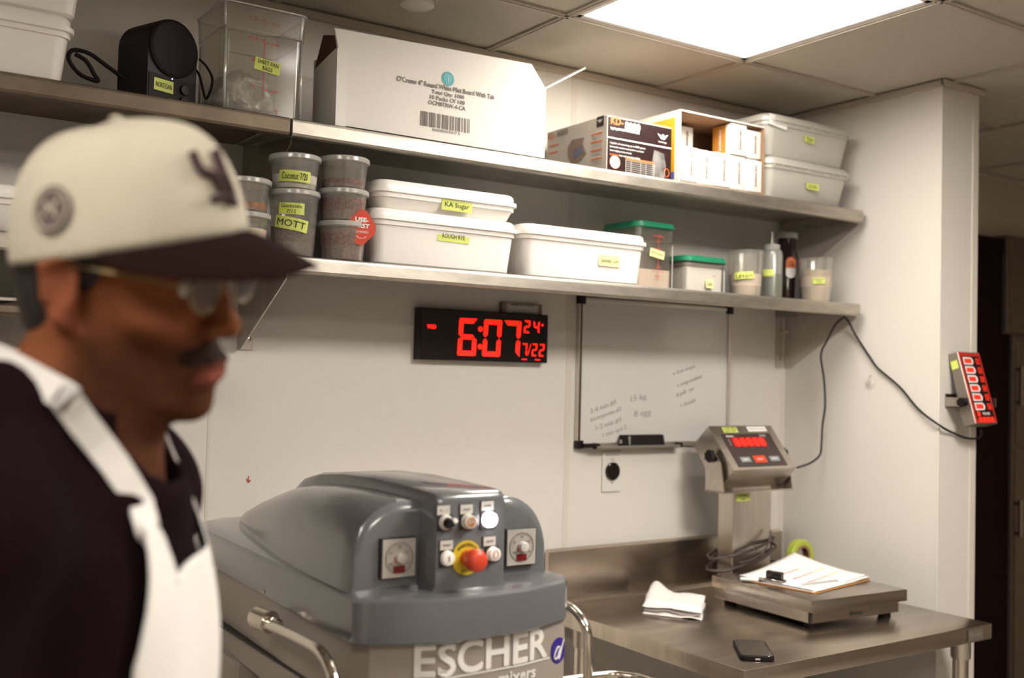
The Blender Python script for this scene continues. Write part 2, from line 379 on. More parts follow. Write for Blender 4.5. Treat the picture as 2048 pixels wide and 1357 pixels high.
# back wall: backing, washable panels, jointing strips
wb = struct('wall_back', box(B(), (XW, D+.004, 0), (XR+.05, D+.12, H)), 'plenum')
seams = [XW, -1.45, -0.22, 0.798, 1.827, XR]
for a, b_ in zip(seams, seams[1:]):
    obj('panel', box(B(), (a+.002, D, 0.0), (b_-.002, D+.0045, H)), 'wall', wb)
for s in seams[1:-1]:
    wd = .009 if abs(s-1.827) < .01 else .0035
    obj('joint_strip', box(B(), (s-wd, D-.0015, 0.0), (s+wd, D+.004, H)), 'joint', wb)
obj('joint_strip', prism(B(), [(XR-.012, D, 0), (XR, D, 0), (XR, D-.012, 0)], (0, 0, H)), 'joint', wb)
# partition at the right with its free end
wr = struct('wall_right', box(B(), (XR+.004, YF+.004, 0), (XE-.004, YFAR, H)), 'plenum')
obj('panel', box(B(), (XR, YF+.0045, 0), (XR+.0045, D, H)), 'wall', wr)
obj('panel', box(B(), (XR+.001, YF, 0), (XE-.03, YF+.0045, H)), 'wall', wr)
obj('corner_strip', box(B(), (XR-.0015, YF-.0015, 0), (XR+.008, YF+.006, H), .001), 'wall', wr)
obj('edge_strip', box(B(), (XE-.029, YF-.003, 0), (XE, YF+.02, H), .002), 'joint', wr)
obj('panel', box(B(), (XE-.004, YF+.02, 0), (XE, YFAR, H)), 'farwall', wr)
struct('wall_left', box(B(), (XW-.1, YS, 0), (XW, D+.1, H)), 'wall')
struct('wall_front', box(B(), (XW-.1, YS-.1, 0), (XFAR+.1, YS, H)), 'wall')
struct('wall_east', box(B(), (XFAR, YS, 0), (XFAR+.1, YFAR+.1, H)), 'farwall')
wf = struct('wall_far', box(B(), (XE-.01, YFAR, 0), (XFAR, YFAR+.1, H)), 'farwall')
# dark door in the far wall
dr = thing('door_1', 'dark brown door in the dim room beyond the partition', None, (4.05, YFAR, 0), kind='structure'); del dr['label']
obj('door_leaf', box(B(), (3.38, YFAR-.05, 0), (4.30, YFAR-.005, 2.08), .003), 'doorbrown', dr)
obj('door_frame', box(box(box(B(), (3.30, YFAR-.06, 0), (3.38, YFAR, 2.14)), (4.30, YFAR-.06, 0), (4.38, YFAR, 2.14)), (3.30, YFAR-.06, 2.08), (4.38, YFAR, 2.14)), 'doorbrown', dr)
# trims
struct('trim_1', box(B(), (XW, D-.014, H-.02), (XR, D, H), .002), 'grid')
struct('trim_2', box(B(), (XR-.014, YF-.014, H-.016), (XR, D-.014, H), .002), 'grid')
struct('trim_3', box(B(), (XR-.014, YF-.016, H-.016), (XE+.012, YF-.003, H), .002), 'grid')
struct('trim_4', box(B(), (XE, YFAR-.014, H-.02), (XFAR, YFAR, H), .002), 'grid')
struct('baseboard_back', box(B(), (XW, D-.012, 0), (XR, D, .12), .002), 'rubber')
# ceiling: backing, lay-in tiles, T bars
ceil_ = struct('ceiling', box(B(), (XW-.1, YS-.1, H+.10), (XFAR+.1, YFAR+.1, H+.16)), 'plenum')
gx = [XW]+[1.53+.61*k for k in range(-6, 7)]+[XFAR]; gy = [YS]+[.241+.608*k for k in range(-4, 4)]+[YFAR]
gx = sorted(v for v in gx if XW <= v <= XFAR); gy = sorted(v for v in gy if YS <= v <= YFAR)
lamps = [(1.53, 2.14, 1.457, 2.065, 'lamp'), (1.53, 2.14, .241, .849, 'lamp2'), (-0.91, -0.30, 0.241, .849, 'lamp_fill'), (0.31, 0.92, -.975, -.367, 'lamp_fill')]  # last two are out of view, added only as fill light
tilemesh = {}
for a, b_ in zip(gx, gx[1:]):
    for c, d in zip(gy, gy[1:]):
        if any(abs(a-L[0]) < .05 and abs(c-L[2]) < .05 for L in lamps): continue
        k = (round(b_-a, 3), round(d-c, 3))
        if k not in tilemesh:
            t = B(); box(t, (-k[0]/2+.008, -k[1]/2+.008, 0), (k[0]/2-.008, k[1]/2-.008, .014)); me = bpy.data.meshes.new('ceiling_tile'); t.to_mesh(me); t.free(); me.materials.append(M['tile']); tilemesh[k] = me
        o = bpy.data.objects.new('ceiling_tile', tilemesh[k]); COL.objects.link(o); o.parent = ceil_
        o.location = Vector(((a+b_)/2, (c+d)/2, H+.004))-ceil_.location
def tbar(a, b_):
    bm = B()
    if abs(a[0]-b_[0]) < 1e-6:
        box(bm, (a[0]-.012, a[1], H-.002), (a[0]+.012, b_[1], H+.003)); box(bm, (a[0]-.0035, a[1], H-.0045), (a[0]+.0035, b_[1], H-.002)); box(bm, (a[0]-.001, a[1], H+.003), (a[0]+.001, b_[1], H+.035))
    else:
        box(bm, (a[0], a[1]-.012, H-.002), (b_[0], a[1]+.012, H+.003)); box(bm, (a[0], a[1]-.0035, H-.0045), (b_[0], a[1]+.0035, H-.002)); box(bm, (a[0], a[1]-.001, H+.003), (b_[0], a[1]+.001, H+.035))
    obj('grid_bar', bm, 'grid', ceil_)
for x in gx[1:-1]: tbar((x, YS), (x, YFAR if x > XE else D-.014) if not XR < x < XE else (x, YF-.016))
for y in gy[1:-1]:
    if y > YF: tbar((XW, y), (XR-.014, y)); tbar((XE+.002, y), (XFAR, y))
    else: tbar((XW, y), (XFAR, y))
for i, (a, b_, c, d, m) in enumerate(lamps):
    lb = ['bright square ceiling light panel over the wall shelves', 'square ceiling light panel above the front of the room', 'unseen ceiling light panel added at the left for fill', 'unseen ceiling light panel added behind the camera for fill'][i]
    t = thing('ceiling_light', lb, 'light', ((a+b_)/2, (c+d)/2, H), group='square ceiling light panels')
    f = B(); q = .013
    for p0, p1 in (((a+q, c+q), (b_-q, c+q+.016)), ((a+q, d-q-.016), (b_-q, d-q)), ((a+q, c+q), (a+q+.016, d-q)), ((b_-q-.016, c+q), (b_-q, d-q))):
        box(f, (*p0, H+.0005), (*p1, H+.02))
    obj('frame', f, 'white_lid', t)
    obj('diffuser', box(B(), (a+q+.016, c+q+.016, H+.008), (b_-q-.016, d-q-.016, H+.014)), m, t)
    obj('housing', box(B(), (a+q, c+q, H+.02), (b_-q, d-q, H+.07)), 'white_lid', t)
# round cover plate on the ceiling
c = P(835, 6, z=H); t = B(); lathe(t, (c.x, c.y, H+.003), [(.039, 0), (.040, -.004), (.040, -.010), (.034, -.014), (.0, -.015)], 32)
tag(obj('ceiling_cover', t, 'white_lid', smooth=40), 'small round white cover plate on the ceiling above the carton', 'cover')

# ================================================================== SHELVES
def shelf(name, label, x0, x1, zt, brs, y0=2.088, lip=.037, m='shelf'):
    t = thing(name, label, 'shelf', ((x0+x1)/2, D, zt-lip), group='steel wall shelves')
    pr = [(D-.001, zt), (y0+.005, zt), (y0+.001, zt-.003), (y0, zt-.007), (y0, zt-lip+.006), (y0+.003, zt-lip+.001), (y0+.008, zt-lip), (y0+.020, zt-lip), (y0+.020, zt-lip+.002), (y0+.009, zt-lip+.003), (y0+.003, zt-lip+.008), (y0+.003, zt-.008), (y0+.006, zt-.0025), (D-.001, zt-.0025)]
    bm = B(); prism(bm, [(x0, y, z) for y, z in pr], (x1-x0, 0, 0))
    obj('shelf_board', bm, m, t)
    if x1 > 2.5: obj('end_cap', prism(B(), [(x1-.003, y0+.004, zt-.003), (x1-.003, D-.002, zt-.003), (x1-.003, D-.002, zt-.03), (x1-.003, y0+.012, zt-lip+.001)], (.003, 0, 0)), 'shelf', t)
    obj('rear_upstand', box(B(), (x0, D-.003, zt), (x1, D-.0005, zt+.012)), 'shelf', t)
    for bx, s in brs:
        zl = zt-lip; b_ = B()
        if s > 0:
            prism(b_, [(bx, D-.002, zl-.158), (bx, D-.022, zl-.158), (bx, y0+.045, zl-.008), (bx, y0+.045, zl+.006), (bx, D-.002, zl+.03)], (.003, 0, 0))
            box(b_, (bx, D-.005, zl-.158), (bx+.038, D-.001, zl+.03)); box(b_, (bx, y0+.03, zl+.028), (bx+.035, D-.002, zl+.0335))
        else:
            prism(b_, [(bx-.003, D-.002, zl-.162), (bx-.003, D-.036, zl-.162), (bx-.003, y0+.04, zl-.004), (bx-.003, y0+.04, zl+.03), (bx-.003, D-.002, zl+.03)], (.003, 0, 0))
            box(b_, (bx-.034, D-.005, zl-.162), (bx-.003, D-.001, zl+.03)); prism(b_, [(bx-.0075, D-.004, zl-.162), (bx-.003, D-.010, zl-.162), (bx-.003, D-.004, zl-.162)], (0, 0, .19))
        br = obj('bracket', b_, 'bracket' if s < 0 else 'steelv', t)
        for zz in (zl-.040, zl-.132):
            for (c, ax) in (((bx+(.024 if s > 0 else -.020), D-.005, zz), (0, -1, 0)), ((bx-.003, D-.024, zz), (-1, 0, 0)) if s < 0 else (None, None)):
                if c: obj('bolt', lathe(B(), c, [(.0085, 0), (.0085, .0015), (.006, .002), (.0055, .006), (.002, .007)], 12, ax), 'chrome', br, smooth=40)
    return t
ZT, ZL = 2.06, 1.7735
shelf('wall_shelf', 'long upper steel wall shelf carrying the large white carton', .844, 2.685, ZT, [(.858, 1), (XR-.001, -1)])
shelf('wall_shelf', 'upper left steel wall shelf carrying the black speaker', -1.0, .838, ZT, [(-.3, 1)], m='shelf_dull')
shelf('wall_shelf', 'long lower steel wall shelf over the red digital clock and whiteboard', -1.0, 2.676, ZL, [(.858, 1), (XR-.001, -1)], lip=.036)
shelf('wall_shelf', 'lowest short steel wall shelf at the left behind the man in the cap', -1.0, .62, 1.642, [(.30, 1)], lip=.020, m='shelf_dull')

# ================================================================== BINS
def bin_(name, label, cat, x0, x1, y0, y1, z0, z1, lid, body_m, lid_m, r=.03, taper=.013, over=.006, group=None, ribs=False, wall=.0022):
    t = thing(name, label, cat, ((x0+x1)/2, (y0+y1)/2, z0), group=group)
    zl = z1-lid
    X0, X1, Y0, Y1 = x0+over, x1-over, y0+over, y1-over
    bm = B()
    out = [(z0, taper+.006), (z0+.006, taper), (zl-.016, .004), (zl-.016, .000), (zl+.002, .0)]
    inn = [(zl+.002, .003), (zl-.014, .006), (z0+.008, taper+wall), (z0+.003, taper+.01)]
    rrstack(bm, X0, X1, Y0, Y1, r, out+inn)
    obj('bin_body', bm, body_m, t, smooth=35)
    lb = B()
    rrstack(lb, x0, x1, y0, y1, r+.004, [(zl-.006, .002), (zl-.005, 0), (zl+.004, 0), (zl+.005, .006), (z1-.009, .006), (z1-.004, .0085), (z1-.0015, .012), (z1-.0015, .022), (z1-.006, .026)])
    lo = obj('lid', lb, lid_m, t, smooth=35)
    if ribs:
        n = int((x1-x0)/.035)
        rb = B()
        for k in range(n): xx = x0+.03+k*(x1-x0-.06)/(n-1); box(rb, (xx-.001, y0+.001, zl-.012), (xx+.001, y0+.006, zl+.002))
        obj('rim_ribs', rb, lid_m, t)['kind'] = 'stuff'
    return t
def front_tape(t, px, w, h, s, yf, m='tape', ink='ink', rot=0, **k):
    c = P(*px, y=yf); cr, sr = math.cos(rot), math.sin(rot)
    return tape(t, plane_map(c, (cr, 0, sr), (-sr, 0, cr)), w, h, s, m, ink, **k)
ka = bin_('food_bin', 'shallow white lidded sugar bin on top of the deep rough rye bin', 'bin', 1.047, 1.434, 2.10, 2.37, 1.900, 1.965, .024, 'white_bin', 'white_lid', group='white food storage bins')
front_tape(ka, (914, 413), .082, .024, 'KA Sugar', 2.1055, rot=-.02)
rr = bin_('food_bin', 'deep white lidded bin marked rough rye, under the shallow sugar bin', 'bin', 1.038, 1.437, 2.10, 2.38, ZL, 1.9005, .022, 'white_bin', 'white_lid', group='white food storage bins')
front_tape(rr, (907, 474), .086, .026, 'ROUGH RYE', 2.112, tw=.7, th=.4, rot=-.02)
b3 = bin_('food_bin', 'white lidded bin with pale yellow tape, right of the rough rye bin', 'bin', 1.443, 1.846, 2.10, 2.375, ZL, 1.905, .022, 'white_bin', 'white_lid', group='white food storage bins')
front_tape(b3, (1219, 522), .070, .029, 'Semolina Corn', 2.112, m='tape_pale', th=.4)
bin_('food_bin', 'white lidded bin on the lower shelf, behind the back of the cap', 'bin', -.04, .352, 2.10, 2.38, ZL, 1.862, .022, 'white_bin', 'white_lid', group='white food storage bins')
bin_('food_bin', 'lower of the two white bins at the far left of the upper shelf', 'bin', -.02, .418, 2.095, 2.37, ZT, 2.187, .026, 'white_bin', 'white_lid', group='white food storage bins')
bin_('food_bin', 'upper of the two white bins at the far left of the upper shelf', 'bin', -.02, .438, 2.095, 2.37, 2.188, 2.315, .026, 'white_bin', 'white_lid', group='white food storage bins')
tb1 = bin_('lidded_tub', 'milky translucent tub at the shelf end, lower of two', 'bin', 2.278, 2.655, 2.10, 2.36, ZT, 2.181, .018, 'trans_bin', 'trans_bin', r=.035, taper=.02, group='milky lidded tubs', ribs=True)
front_tape(tb1, (1625, 374), .052, .018, 'Powder\nSugar Mix', 2.108, rot=-.03)
tb2 = bin_('lidded_tub', 'milky translucent tub at the shelf end, upper of two, nearest the ceiling', 'bin', 2.272, 2.662, 2.10, 2.36, 2.1815, 2.305, .018, 'trans_bin', 'trans_bin', r=.035, taper=.02, group='milky lidded tubs', ribs=True)
front_tape(tb2, (1619, 280), .040, .018, 'Wheat\nbran', 2.108, rot=-.08)
obj('paper_label', patch(B(), plane_map(P(1556, 244, y=2.107), (1, 0, -.12), (0.12, 0, 1)), .075, .030), 'paper', tb2)
for t_ in (tb1, tb2):
    z = t_.location.z
    obj('contents', rrstack(B(), 2.315, 2.62, 2.14, 2.325, .02, [(z+.009, 0), (z+.085, -.012)]), 'white_powder', t_)

# ================================================================== DELI CUPS
def cupgeo(pxl, pxr, y):
    a, b_ = P(pxl, 500, y=y), P(pxr, 500, y=y)
    mx = (pxl+pxr)/2; c = P(mx, 500, y=y); dd = (c-CAM).dot(CF); dist = math.hypot(c.x, c.y)
    ex = abs(pxr-pxl)/FPX*dd*math.cos(math.atan((mx-1024)/FPX))
    return c.x, c.y, ex/2
def cup(label, cx, cy, z0, z1, r1, r0, content=None, cz=.5, lid=True, group='plastic deli cups', name='deli_cup', m='deli'):
    t = thing(name, label, 'cup', (cx, cy, z0), group=group)
    h = z1-z0; bm = B()
    zt = z1-(.007 if lid else 0)
    rim = r1-.003
    lathe(bm, (cx, cy, z0), [(r0-.002, 0), (r0, .001), (r0+(rim-r0)*.8, h*.78), (rim-.001, h*.80), (rim, zt-z0-.001), (rim+.002, zt-z0), (rim-.001, zt-z0), (rim-.0025, h*.80), (r0+(rim-r0)*.8-.0015, h*.775), (r0-.0015, .003)], 40)
    obj('cup_body', bm, m, t, smooth=35)
    if lid:
        bm = B(); lathe(bm, (cx, cy, z1), [(r1-.001, -.012), (r1+.001, -.010), (r1+.001, -.003), (r1-.001, -.0005), (r1-.004, 0), (r1-.007, -.001), (r1-.009, -.005), (0, -.005)], 40)
        obj('lid', bm, 'deli_lid', t, smooth=35)
    if content:
        k = lambda q: r0+(rim-r0)*q-.0014
        bm = B(); lathe(bm, (cx, cy, z0), [(r0-.004, .0035), (k(cz*.5), h*cz*.5), (k(cz), h*cz), (k(cz)*.5, h*cz*1.03), (0, h*cz*1.02)], 40)
        obj('contents', bm, content, t, smooth=35)
    t['r0'] = r0; t['r1'] = rim
    return t
def cup_tape(t, px, w, h, s, rot=0, m='tape', ink='ink', **k):
    cx, cy = t.location.x, t.location.y; c = P(*px, y=cy)
    z = c.z; q = 1.0
    # find the angle on the cup facing that pixel
    r = t['r0']+(t['r1']-t['r0'])*.7+.0008
    w3 = CF+CR*((px[0]-1024)/FPX)+CU*((678.5-px[1])/FPX); o = Vector((0, 0)); d = Vector((w3.x, w3.y)).normalized(); f = Vector((o.x-cx, o.y-cy))
    bq = f.dot(d); disc_ = bq*bq-(f.dot(f)-r*r); s_ = -bq-math.sqrt(max(disc_, 0)); hit = o+d*s_
    z = CAM.z+w3.z*s_/math.hypot(w3.x, w3.y)
    ang = math.atan2(hit.y-cy, hit.x-cx)
    fm0 = cyl_map(cx, cy, r, ang, z, rot); slope = (t['r1']-t['r0'])/.075
    def fm(u, v, dd=0):
        p = fm0(u, v, 0); dz = p.z-t.location.z
        return p
    return tape(t, fm0, w, h, s, m, ink, **k)
ax_, ay_, ar = cupgeo(430, 540, 2.14); bx_, by_, br_ = cupgeo(532, 638, 2.14); cx_, cy_, cr_ = cupgeo(631, 736, 2.135)
R1 = .0548
cup('deli cup with orange bits, just right of the cap, upper of two', ax_, ay_, 1.8575, 1.9275, R1, .046, 'orange_bits', .28)
cup('deli cup directly under the orange bits cup, mostly behind the brim', ax_, ay_, ZL, 1.857, R1, .045, 'flour', .6)
cB2 = cup('tall deli cup with two yellow-green tapes, middle stack, lower', bx_, by_, ZL, 1.9145, R1, .044, 'seeds_dark', .45)
cB1 = cup('deli cup with coconut tape on top of the tall cup', bx_, by_, 1.915, 1.990, R1, .046, 'white_powder', .42)
cup('short deli cup of red-brown seeds, bottom of the right stack', cx_, cy_, ZL, 1.8585, R1, .046, 'seeds', .80)
cup('short deli cup of red-brown seeds, middle of the right stack', cx_, cy_, 1.859, 1.929, R1, .046, 'seeds', .72)
cup('short deli cup with a little red-brown seed, top of the right stack', cx_, cy_, 1.9295, 1.999, R1, .046, 'seeds', .30)
cup_tape(cB1, (590, 352), .068, .024, 'Coconut 7/20', rot=-.03)
cup_tape(cB2, (583, 417), .054, .024, 'Guanciale\n7/12', rot=-.02, th=.8)
cup_tape(cB2, (582, 447), .072, .026, 'MOTT', rot=-.17, tw=.85, th=.55)
# red use-first sticker hanging on the stack
w3 = P(723, 455, y=cy_-.05); t = thing('red_sticker', 'red diamond sticker stuck to the right stack of seed cups', 'sticker', (w3.x, w3.y, w3.z-.03))
fm = plane_map(w3, (.97, -.22, 0), (0, -.02, 1)); s = B()
pts = []
for k in range(4):
    a = k*PI/2+PI/2-.1
    for q in (-.28, 0, .28): pts.append((.031*math.cos(a+q)*(1 if q else 1.03), .038*math.sin(a+q)*(1 if q else 1.03)))
obj('sticker_face', poly(s, fm, pts, .0006, 0), 'stopred', t)
text('USE-\nFIRST', fm, .034, .022, 'white_print', t, v0=.010, rot=-.05, bold=.02, d0=.001)
text('USE PRIMERO', fm, .030, .005, 'white_print', t, v0=-.010, d0=.001)
obj('smile_mark', tube(B(), [fm(.010*math.cos(a), -.018+.006*math.sin(a)-.0, .0012) for a in [PI+PI*k/8 for k in range(9)]], .0006, 4), 'white_print', t)
# dark cup behind the stacks
cup('dark cup standing behind the coconut cup', bx_+.052, by_+.115, ZL, 1.96, .046, .04, 'seeds', .9)

# green-lidded square containers
def square_tub(label, x0, x1, y0, y1, z0, z1, cz, cm, tpx=None):
    t = thing('square_container', label, 'container', ((x0+x1)/2, (y0+y1)/2, z0), group='green-lidded square containers')
    zs = z0+(z1-z0)*.70
    bm = B(); rrstack(bm, x0+.006, x1-.006, y0+.006, y1-.006, .02, [(z0, .008), (z0+.004, .006), (zs, .004), (zs+.002, .0), (z1-.014, 0), (z1-.014, .0025), (zs+.003, .0025), (zs, .0065), (z0+.006, .0085)])
    obj('tub_body', bm, 'clear', t, smooth=35)
    e = B()
    for (ex, ey) in ((x0+.012, y0+.012), (x1-.012, y0+.012), (x0+.012, y1-.012)):
        tube(e, [(ex, ey, z0+.006), (ex, ey, zs-.004)], .0022, 6)
    obj('edge_glints', e, 'clear_bright', t)['kind'] = 'stuff'  # white tubes painted in as highlights down the corners
    bm = B(); rrstack(bm, x0, x1, y0, y1, .028, [(z1-.017, .003), (z1-.015, 0), (z1-.008, 0), (z1-.007, .002), (z1-.002, .002), (z1, .006), (z1-.001, .014), (z1-.006, .018)])
    obj('lid', bm, 'green_lid', t, smooth=35)
    bm = B(); rrstack(bm, x0+.0132, x1-.0132, y0+.0132, y1-.0132, .016, [(z0+.0065, 0), (z0+(z1-z0)*min(cz, .69), -.0012)])
    if cz > .69: rrstack(bm, x0+.0085, x1-.0085, y0+.0085, y1-.0085, .018, [(zs+.004, .006), (z0+(z1-z0)*(cz+.08), 0)])
    obj('contents', bm, cm, t)
    return t
g1 = square_tub('tall clear square container with a dark green lid, behind the white bin', 1.850, 2.002, 2.165, 2.325, ZL, 1.958, .30, 'flour')
yf = 2.1675
front_tape(g1, (1314, 508), .052, .022, 'AP FLOUR #2', yf, m='tape_pale', rot=-.16, tw=.8, th=.35)
sc = B(); cxs = 1.93
box(sc, (cxs-.0007, yf-.0005, 1.80), (cxs+.0007, yf, 1.925))
for z in (1.81, 1.835, 1.86, 1.885, 1.905, 1.92): box(sc, (cxs-.010, yf-.0005, z-.0006), (cxs+.012, yf, z+.0006))
obj('scale_marks', sc, 'red_ink', g1)
for z, s in ((1.823, '1L   1qt'), (1.872, '2L   2qt'), (1.918, '3L   3qt')):
    text(s, plane_map((cxs, yf, z), (1, 0, 0), (0, 0, 1)), .042, .007, 'red_ink', g1)
g2 = square_tub('small clear square container of salt with a bright green lid', 2.008, 2.176, 2.140, 2.28, ZL, 1.875, .72, 'white_powder')
front_tape(g2, (1419, 568), .026, .024, 'Salt', 2.1425, m='tape_pale', tw=.75, th=.5)
text('2qt', plane_map(P(1428, 553, y=2.142), (1, 0, 0), (0, 0, 1)), .012, .004, 'red_ink', g2)
# tall levain cup, right cup
lx, ly, lr = cupgeo(1454, 1530, 2.16)
lev = cup('tall open deli cup of pale levain with yellow tape', lx, ly, ZL, 1.905, lr, lr*.82, 'flour', .48, lid=False)
cup_tape(lev, (1488, 551), .054, .020, 'Levain', rot=.06, tw=.85, th=.7)
rx, ry, rr_ = cupgeo(1596, 1671, 2.17)
rc = cup('open deli cup of pale flour at the right end of the lower shelf', rx, ry, ZL, 1.909, rr_, rr_*.80, 'flour', .72, lid=False)
cup_tape(rc, (1638, 562), .036, .018, 'MALT\n7/9', rot=.04, th=.7)
# squeeze bottle
sx, sy, sr = cupgeo(1522, 1566, 2.19)
t = thing('squeeze_bottle', 'clear squeeze bottle half full of dark green oil, beside the levain cup', 'bottle', (sx, sy, ZL))
bz = 1.926-ZL
obj('bottle_body', lathe(B(), (sx, sy, ZL), [(sr-.003, 0), (sr, .003), (sr, bz-.016), (sr-.003, bz-.006), (sr-.010, bz), (sr-.012, bz), (sr-.005, bz-.008), (sr-.0025, bz-.018), (sr-.0025, .005)], 32), 'squeeze', t, smooth=35)
obj('contents', lathe(B(), (sx, sy, ZL), [(sr-.004, .002), (sr-.0010, .005), (sr-.0010, .076), (0, .076)], 28), 'green_oil', t, smooth=35)
obj('nozzle_cap', lathe(B(), (sx, sy, ZL+bz), [(sr-.009, -.003), (sr-.008, .010), (sr-.011, .013), (.006, .015), (.0045, .022), (.0016, .052), (0, .052)], 24), 'deli_lid', t, smooth=35)
t['r0'] = sr; t['r1'] = sr
cup_tape(t, (1536, 546), .034, .020, None, m='tape')
# dark bottle
dx, dy, dr_ = cupgeo(1546, 1600, 2.29)
t = thing('dark_bottle', 'dark glass bottle with white cap and orange oval label, behind the squeeze bottle', 'bottle', (dx, dy, ZL))
hb = 1.985-ZL
obj('bottle_body', lathe(B(), (dx, dy, ZL), [(dr_-.003, 0), (dr_, .004), (dr_, hb*.60), (dr_-.004, hb*.72), (dr_-.012, hb*.84), (dr_-.014, hb), (0, hb)], 32), mat('dark_bottle_glass', (.018, .008, .006), .12, coat=.5), t, smooth=35)
obj('bottle_cap', lathe(B(), (dx, dy, ZL+hb), [(dr_-.007, -.004), (dr_-.006, .012), (dr_-.009, .014), (0, .014)], 28), 'deli_lid', t, smooth=35)
t['r0'] = dr_; t['r1'] = dr_
w3 = P(1580, 536, y=dy-dr_*.72); an = math.atan2(w3.y-dy, w3.x-dx); fm = cyl_map(dx, dy, dr_+.0005, an, w3.z)
def capsule_half(bm, fm, w, h, top):
    r = w/2; rows = []
    for k in range(15):
        v = (-.004+(h/2+.004)*k/14) if top else (-h/2+(h/2-.004)*k/14)
        q = abs(v)-(h/2-r); hw_ = r if q <= 0 else math.sqrt(max(r*r-q*q, 1e-8)); rows.append([fm(-hw_+2*hw_*i/8, v, .0009) for i in range(9)])
    g_ = [[bm.verts.new(p) for p in rw] for rw in rows]
    for a_, b_ in zip(g_, g_[1:]):
        for i in range(8): bm.faces.new((a_[i], a_[i+1], b_[i+1], b_[i]))
    return bm
lab = obj('oval_label', capsule_half(B(), fm, .030, .066, True), 'orange', t)
obj('oval_label_foot', capsule_half(B(), fm, .030, .066, False), 'white_print', t)
text('LOCAL\nHONEY', fm, .022, .015, 'ink', lab, v0=.012, d0=.0014)
obj('label_stripe', patch(B(), fm, .028, .003, nx=4, v0=-.003, d0=.0016), 'white_print', lab)
c = P(1598, 591, y=dy-.02); cup('small dark jar with green tape, half hidden behind the right deli cup', c.x+.012, dy-.01, ZL, ZL+.09, .022, .02, 'green_oil', .8)

# ================================================================== UPPER SHELF GOODS
# speaker
t = thing('speaker', 'black box speaker with a round grille and green tape, on the upper shelf', 'speaker', (.592, 2.19, ZT), math.radians(22))
sw, sd, sh = .118, .095, .172
def arch(w, h, y, n=14, z0=0):
    r = w/2; p = [(-r, y, z0), (r, y, z0)]
    return p+[(r*math.cos(PI*k/n), y, h-r+r*math.sin(PI*k/n)) for k in range(n+1)]
obj('speaker_body', prism(B(), arch(sw, sh, -sd/2), (0, sd, 0)), 'black', t, local=True, smooth=30)
obj('grille', lathe(B(), (0, -sd/2, sh-sw/2), [(sw/2-.001, -.001), (sw/2-.001, .004), (sw/2-.006, .006), (sw/2-.012, .004), (0, .003)], 40, (0, -1, 0)), 'rubber', t, local=True, smooth=40)
kf = obj('front_panel', box(B(), (-sw/2+.003, -sd/2-.0015, .003), (sw/2-.003, -sd/2, .055)), mat('speaker_panel', (.02, .014, .013), .6, spec=.2), t, local=True)
for zz in (.036, .012):
    obj('knob', lathe(B(), (.028, -sd/2, zz), [(.011, 0), (.010, .007), (.0, .008)], 20, (0, -1, 0)), 'black', t, local=True, smooth=40)
tp = B(); fml = lambda u, v, d=0: Vector((-.022+u, -sd/2-.002-d, .034+v))
patch(tp, fml, .046, .024); tp2 = obj('tape_label', tp, 'tape', t, local=True)
obj('lettering', textbm('NORTESAN', fml, .038, .010, d0=.0012), 'ink', tp2, local=True)
obj('status_light', lathe(B(), (-.002, -sd/2-.002, .052), [(.0012, 0), (.0012, .001), (0, .0012)], 8, (0, -1, 0)), mat('blue_pilot', (.2, .3, .8), .4, emit=(.3, .5, 1), es=6), t, local=True)
# strap and cables
def cable(name, label, pts, r, m='rubber', cat='cable', sm=6, group=None):
    return tag(obj(name, tube(B(), pts, r, 8, smoothn=sm), m, smooth=True), label, cat, group)
Y1 = 2.16
cable('strap', 'thick black strap looped left of the speaker', [P(252, 160, y=Y1)]+[P(*q, y=Y1) for q in ((215, 133), (180, 108), (150, 100), (138, 108), (140, 125), (162, 150), (195, 162), (188, 148), (172, 122), (150, 108))], .0042, cat='strap')
cable('speaker_cable', 'thin black cable curling down right of the speaker', [P(398, 118, y=2.17), P(412, 132, y=2.17), P(424, 155, y=2.17), P(422, 178, y=2.17), P(412, 198, y=2.17), P(406, 180, y=2.17), P(399, 152, y=2.18), P(392, 140, y=2.19)], .0026)
# clear square container with the bags
x0, x1, y0, y1, z1 = .700, .880, 2.112, 2.290, 2.285
t = thing('clear_container', 'tall clear square measuring container holding plastic bags, left of the carton', 'container', ((x0+x1)/2, (y0+y1)/2, ZT))
zs = 2.232
obj('tub_body', rrstack(B(), x0, x1, y0, y1, .02, [(ZT, .008), (ZT+.004, .006), (zs, .004), (zs+.003, 0), (z1, -.003), (z1, .001), (zs+.004, .003), (zs, .0065), (ZT+.006, .0085)]), 'clear', t, smooth=35)
e = B()
for ex, ey in ((x0+.008, y0+.008), (x1-.008, y0+.008), (x0+.008, y1-.008)):
    tube(e, [(ex, ey, ZT+.006), (ex-.001, ey, zs-.002)], .0030, 8); tube(e, [(ex-.004, ey-.004, zs+.003), (ex-.005, ey-.004, z1)], .0030, 8)
tube(e, [p for p in rrect(x0-.003, x1+.003, y0-.003, y1+.003, .02, z1)], .002, 6, closed=True)
tube(e, [p for p in rrect(x0, x1, y0, y1, .02, zs+.001)], .0008, 5, closed=True)
obj('edge_glints', e, 'clear_bright', t, smooth=True)['kind'] = 'stuff'  # bright highlights along corners, rim and ledge, drawn as white tubes
yf = y0+.0035; fm = plane_map((.788, yf, 0), (1, 0, 0), (0, 0, 1)); s = B()
for za, zb in ((2.098, 2.166), (2.172, 2.222), (2.243, 2.262)): box(s, (.7873, yf-.0006, za), (.7887, yf, zb))
for z in (2.118, 2.172, 2.216, 2.258): box(s, (.779, yf-.0006, z+.001), (.7875, yf, z+.0022)); box(s, (.7885, yf-.0006, z-.004), (.798, yf, z-.0028))
obj('scale_marks', s, 'red_ink', t)
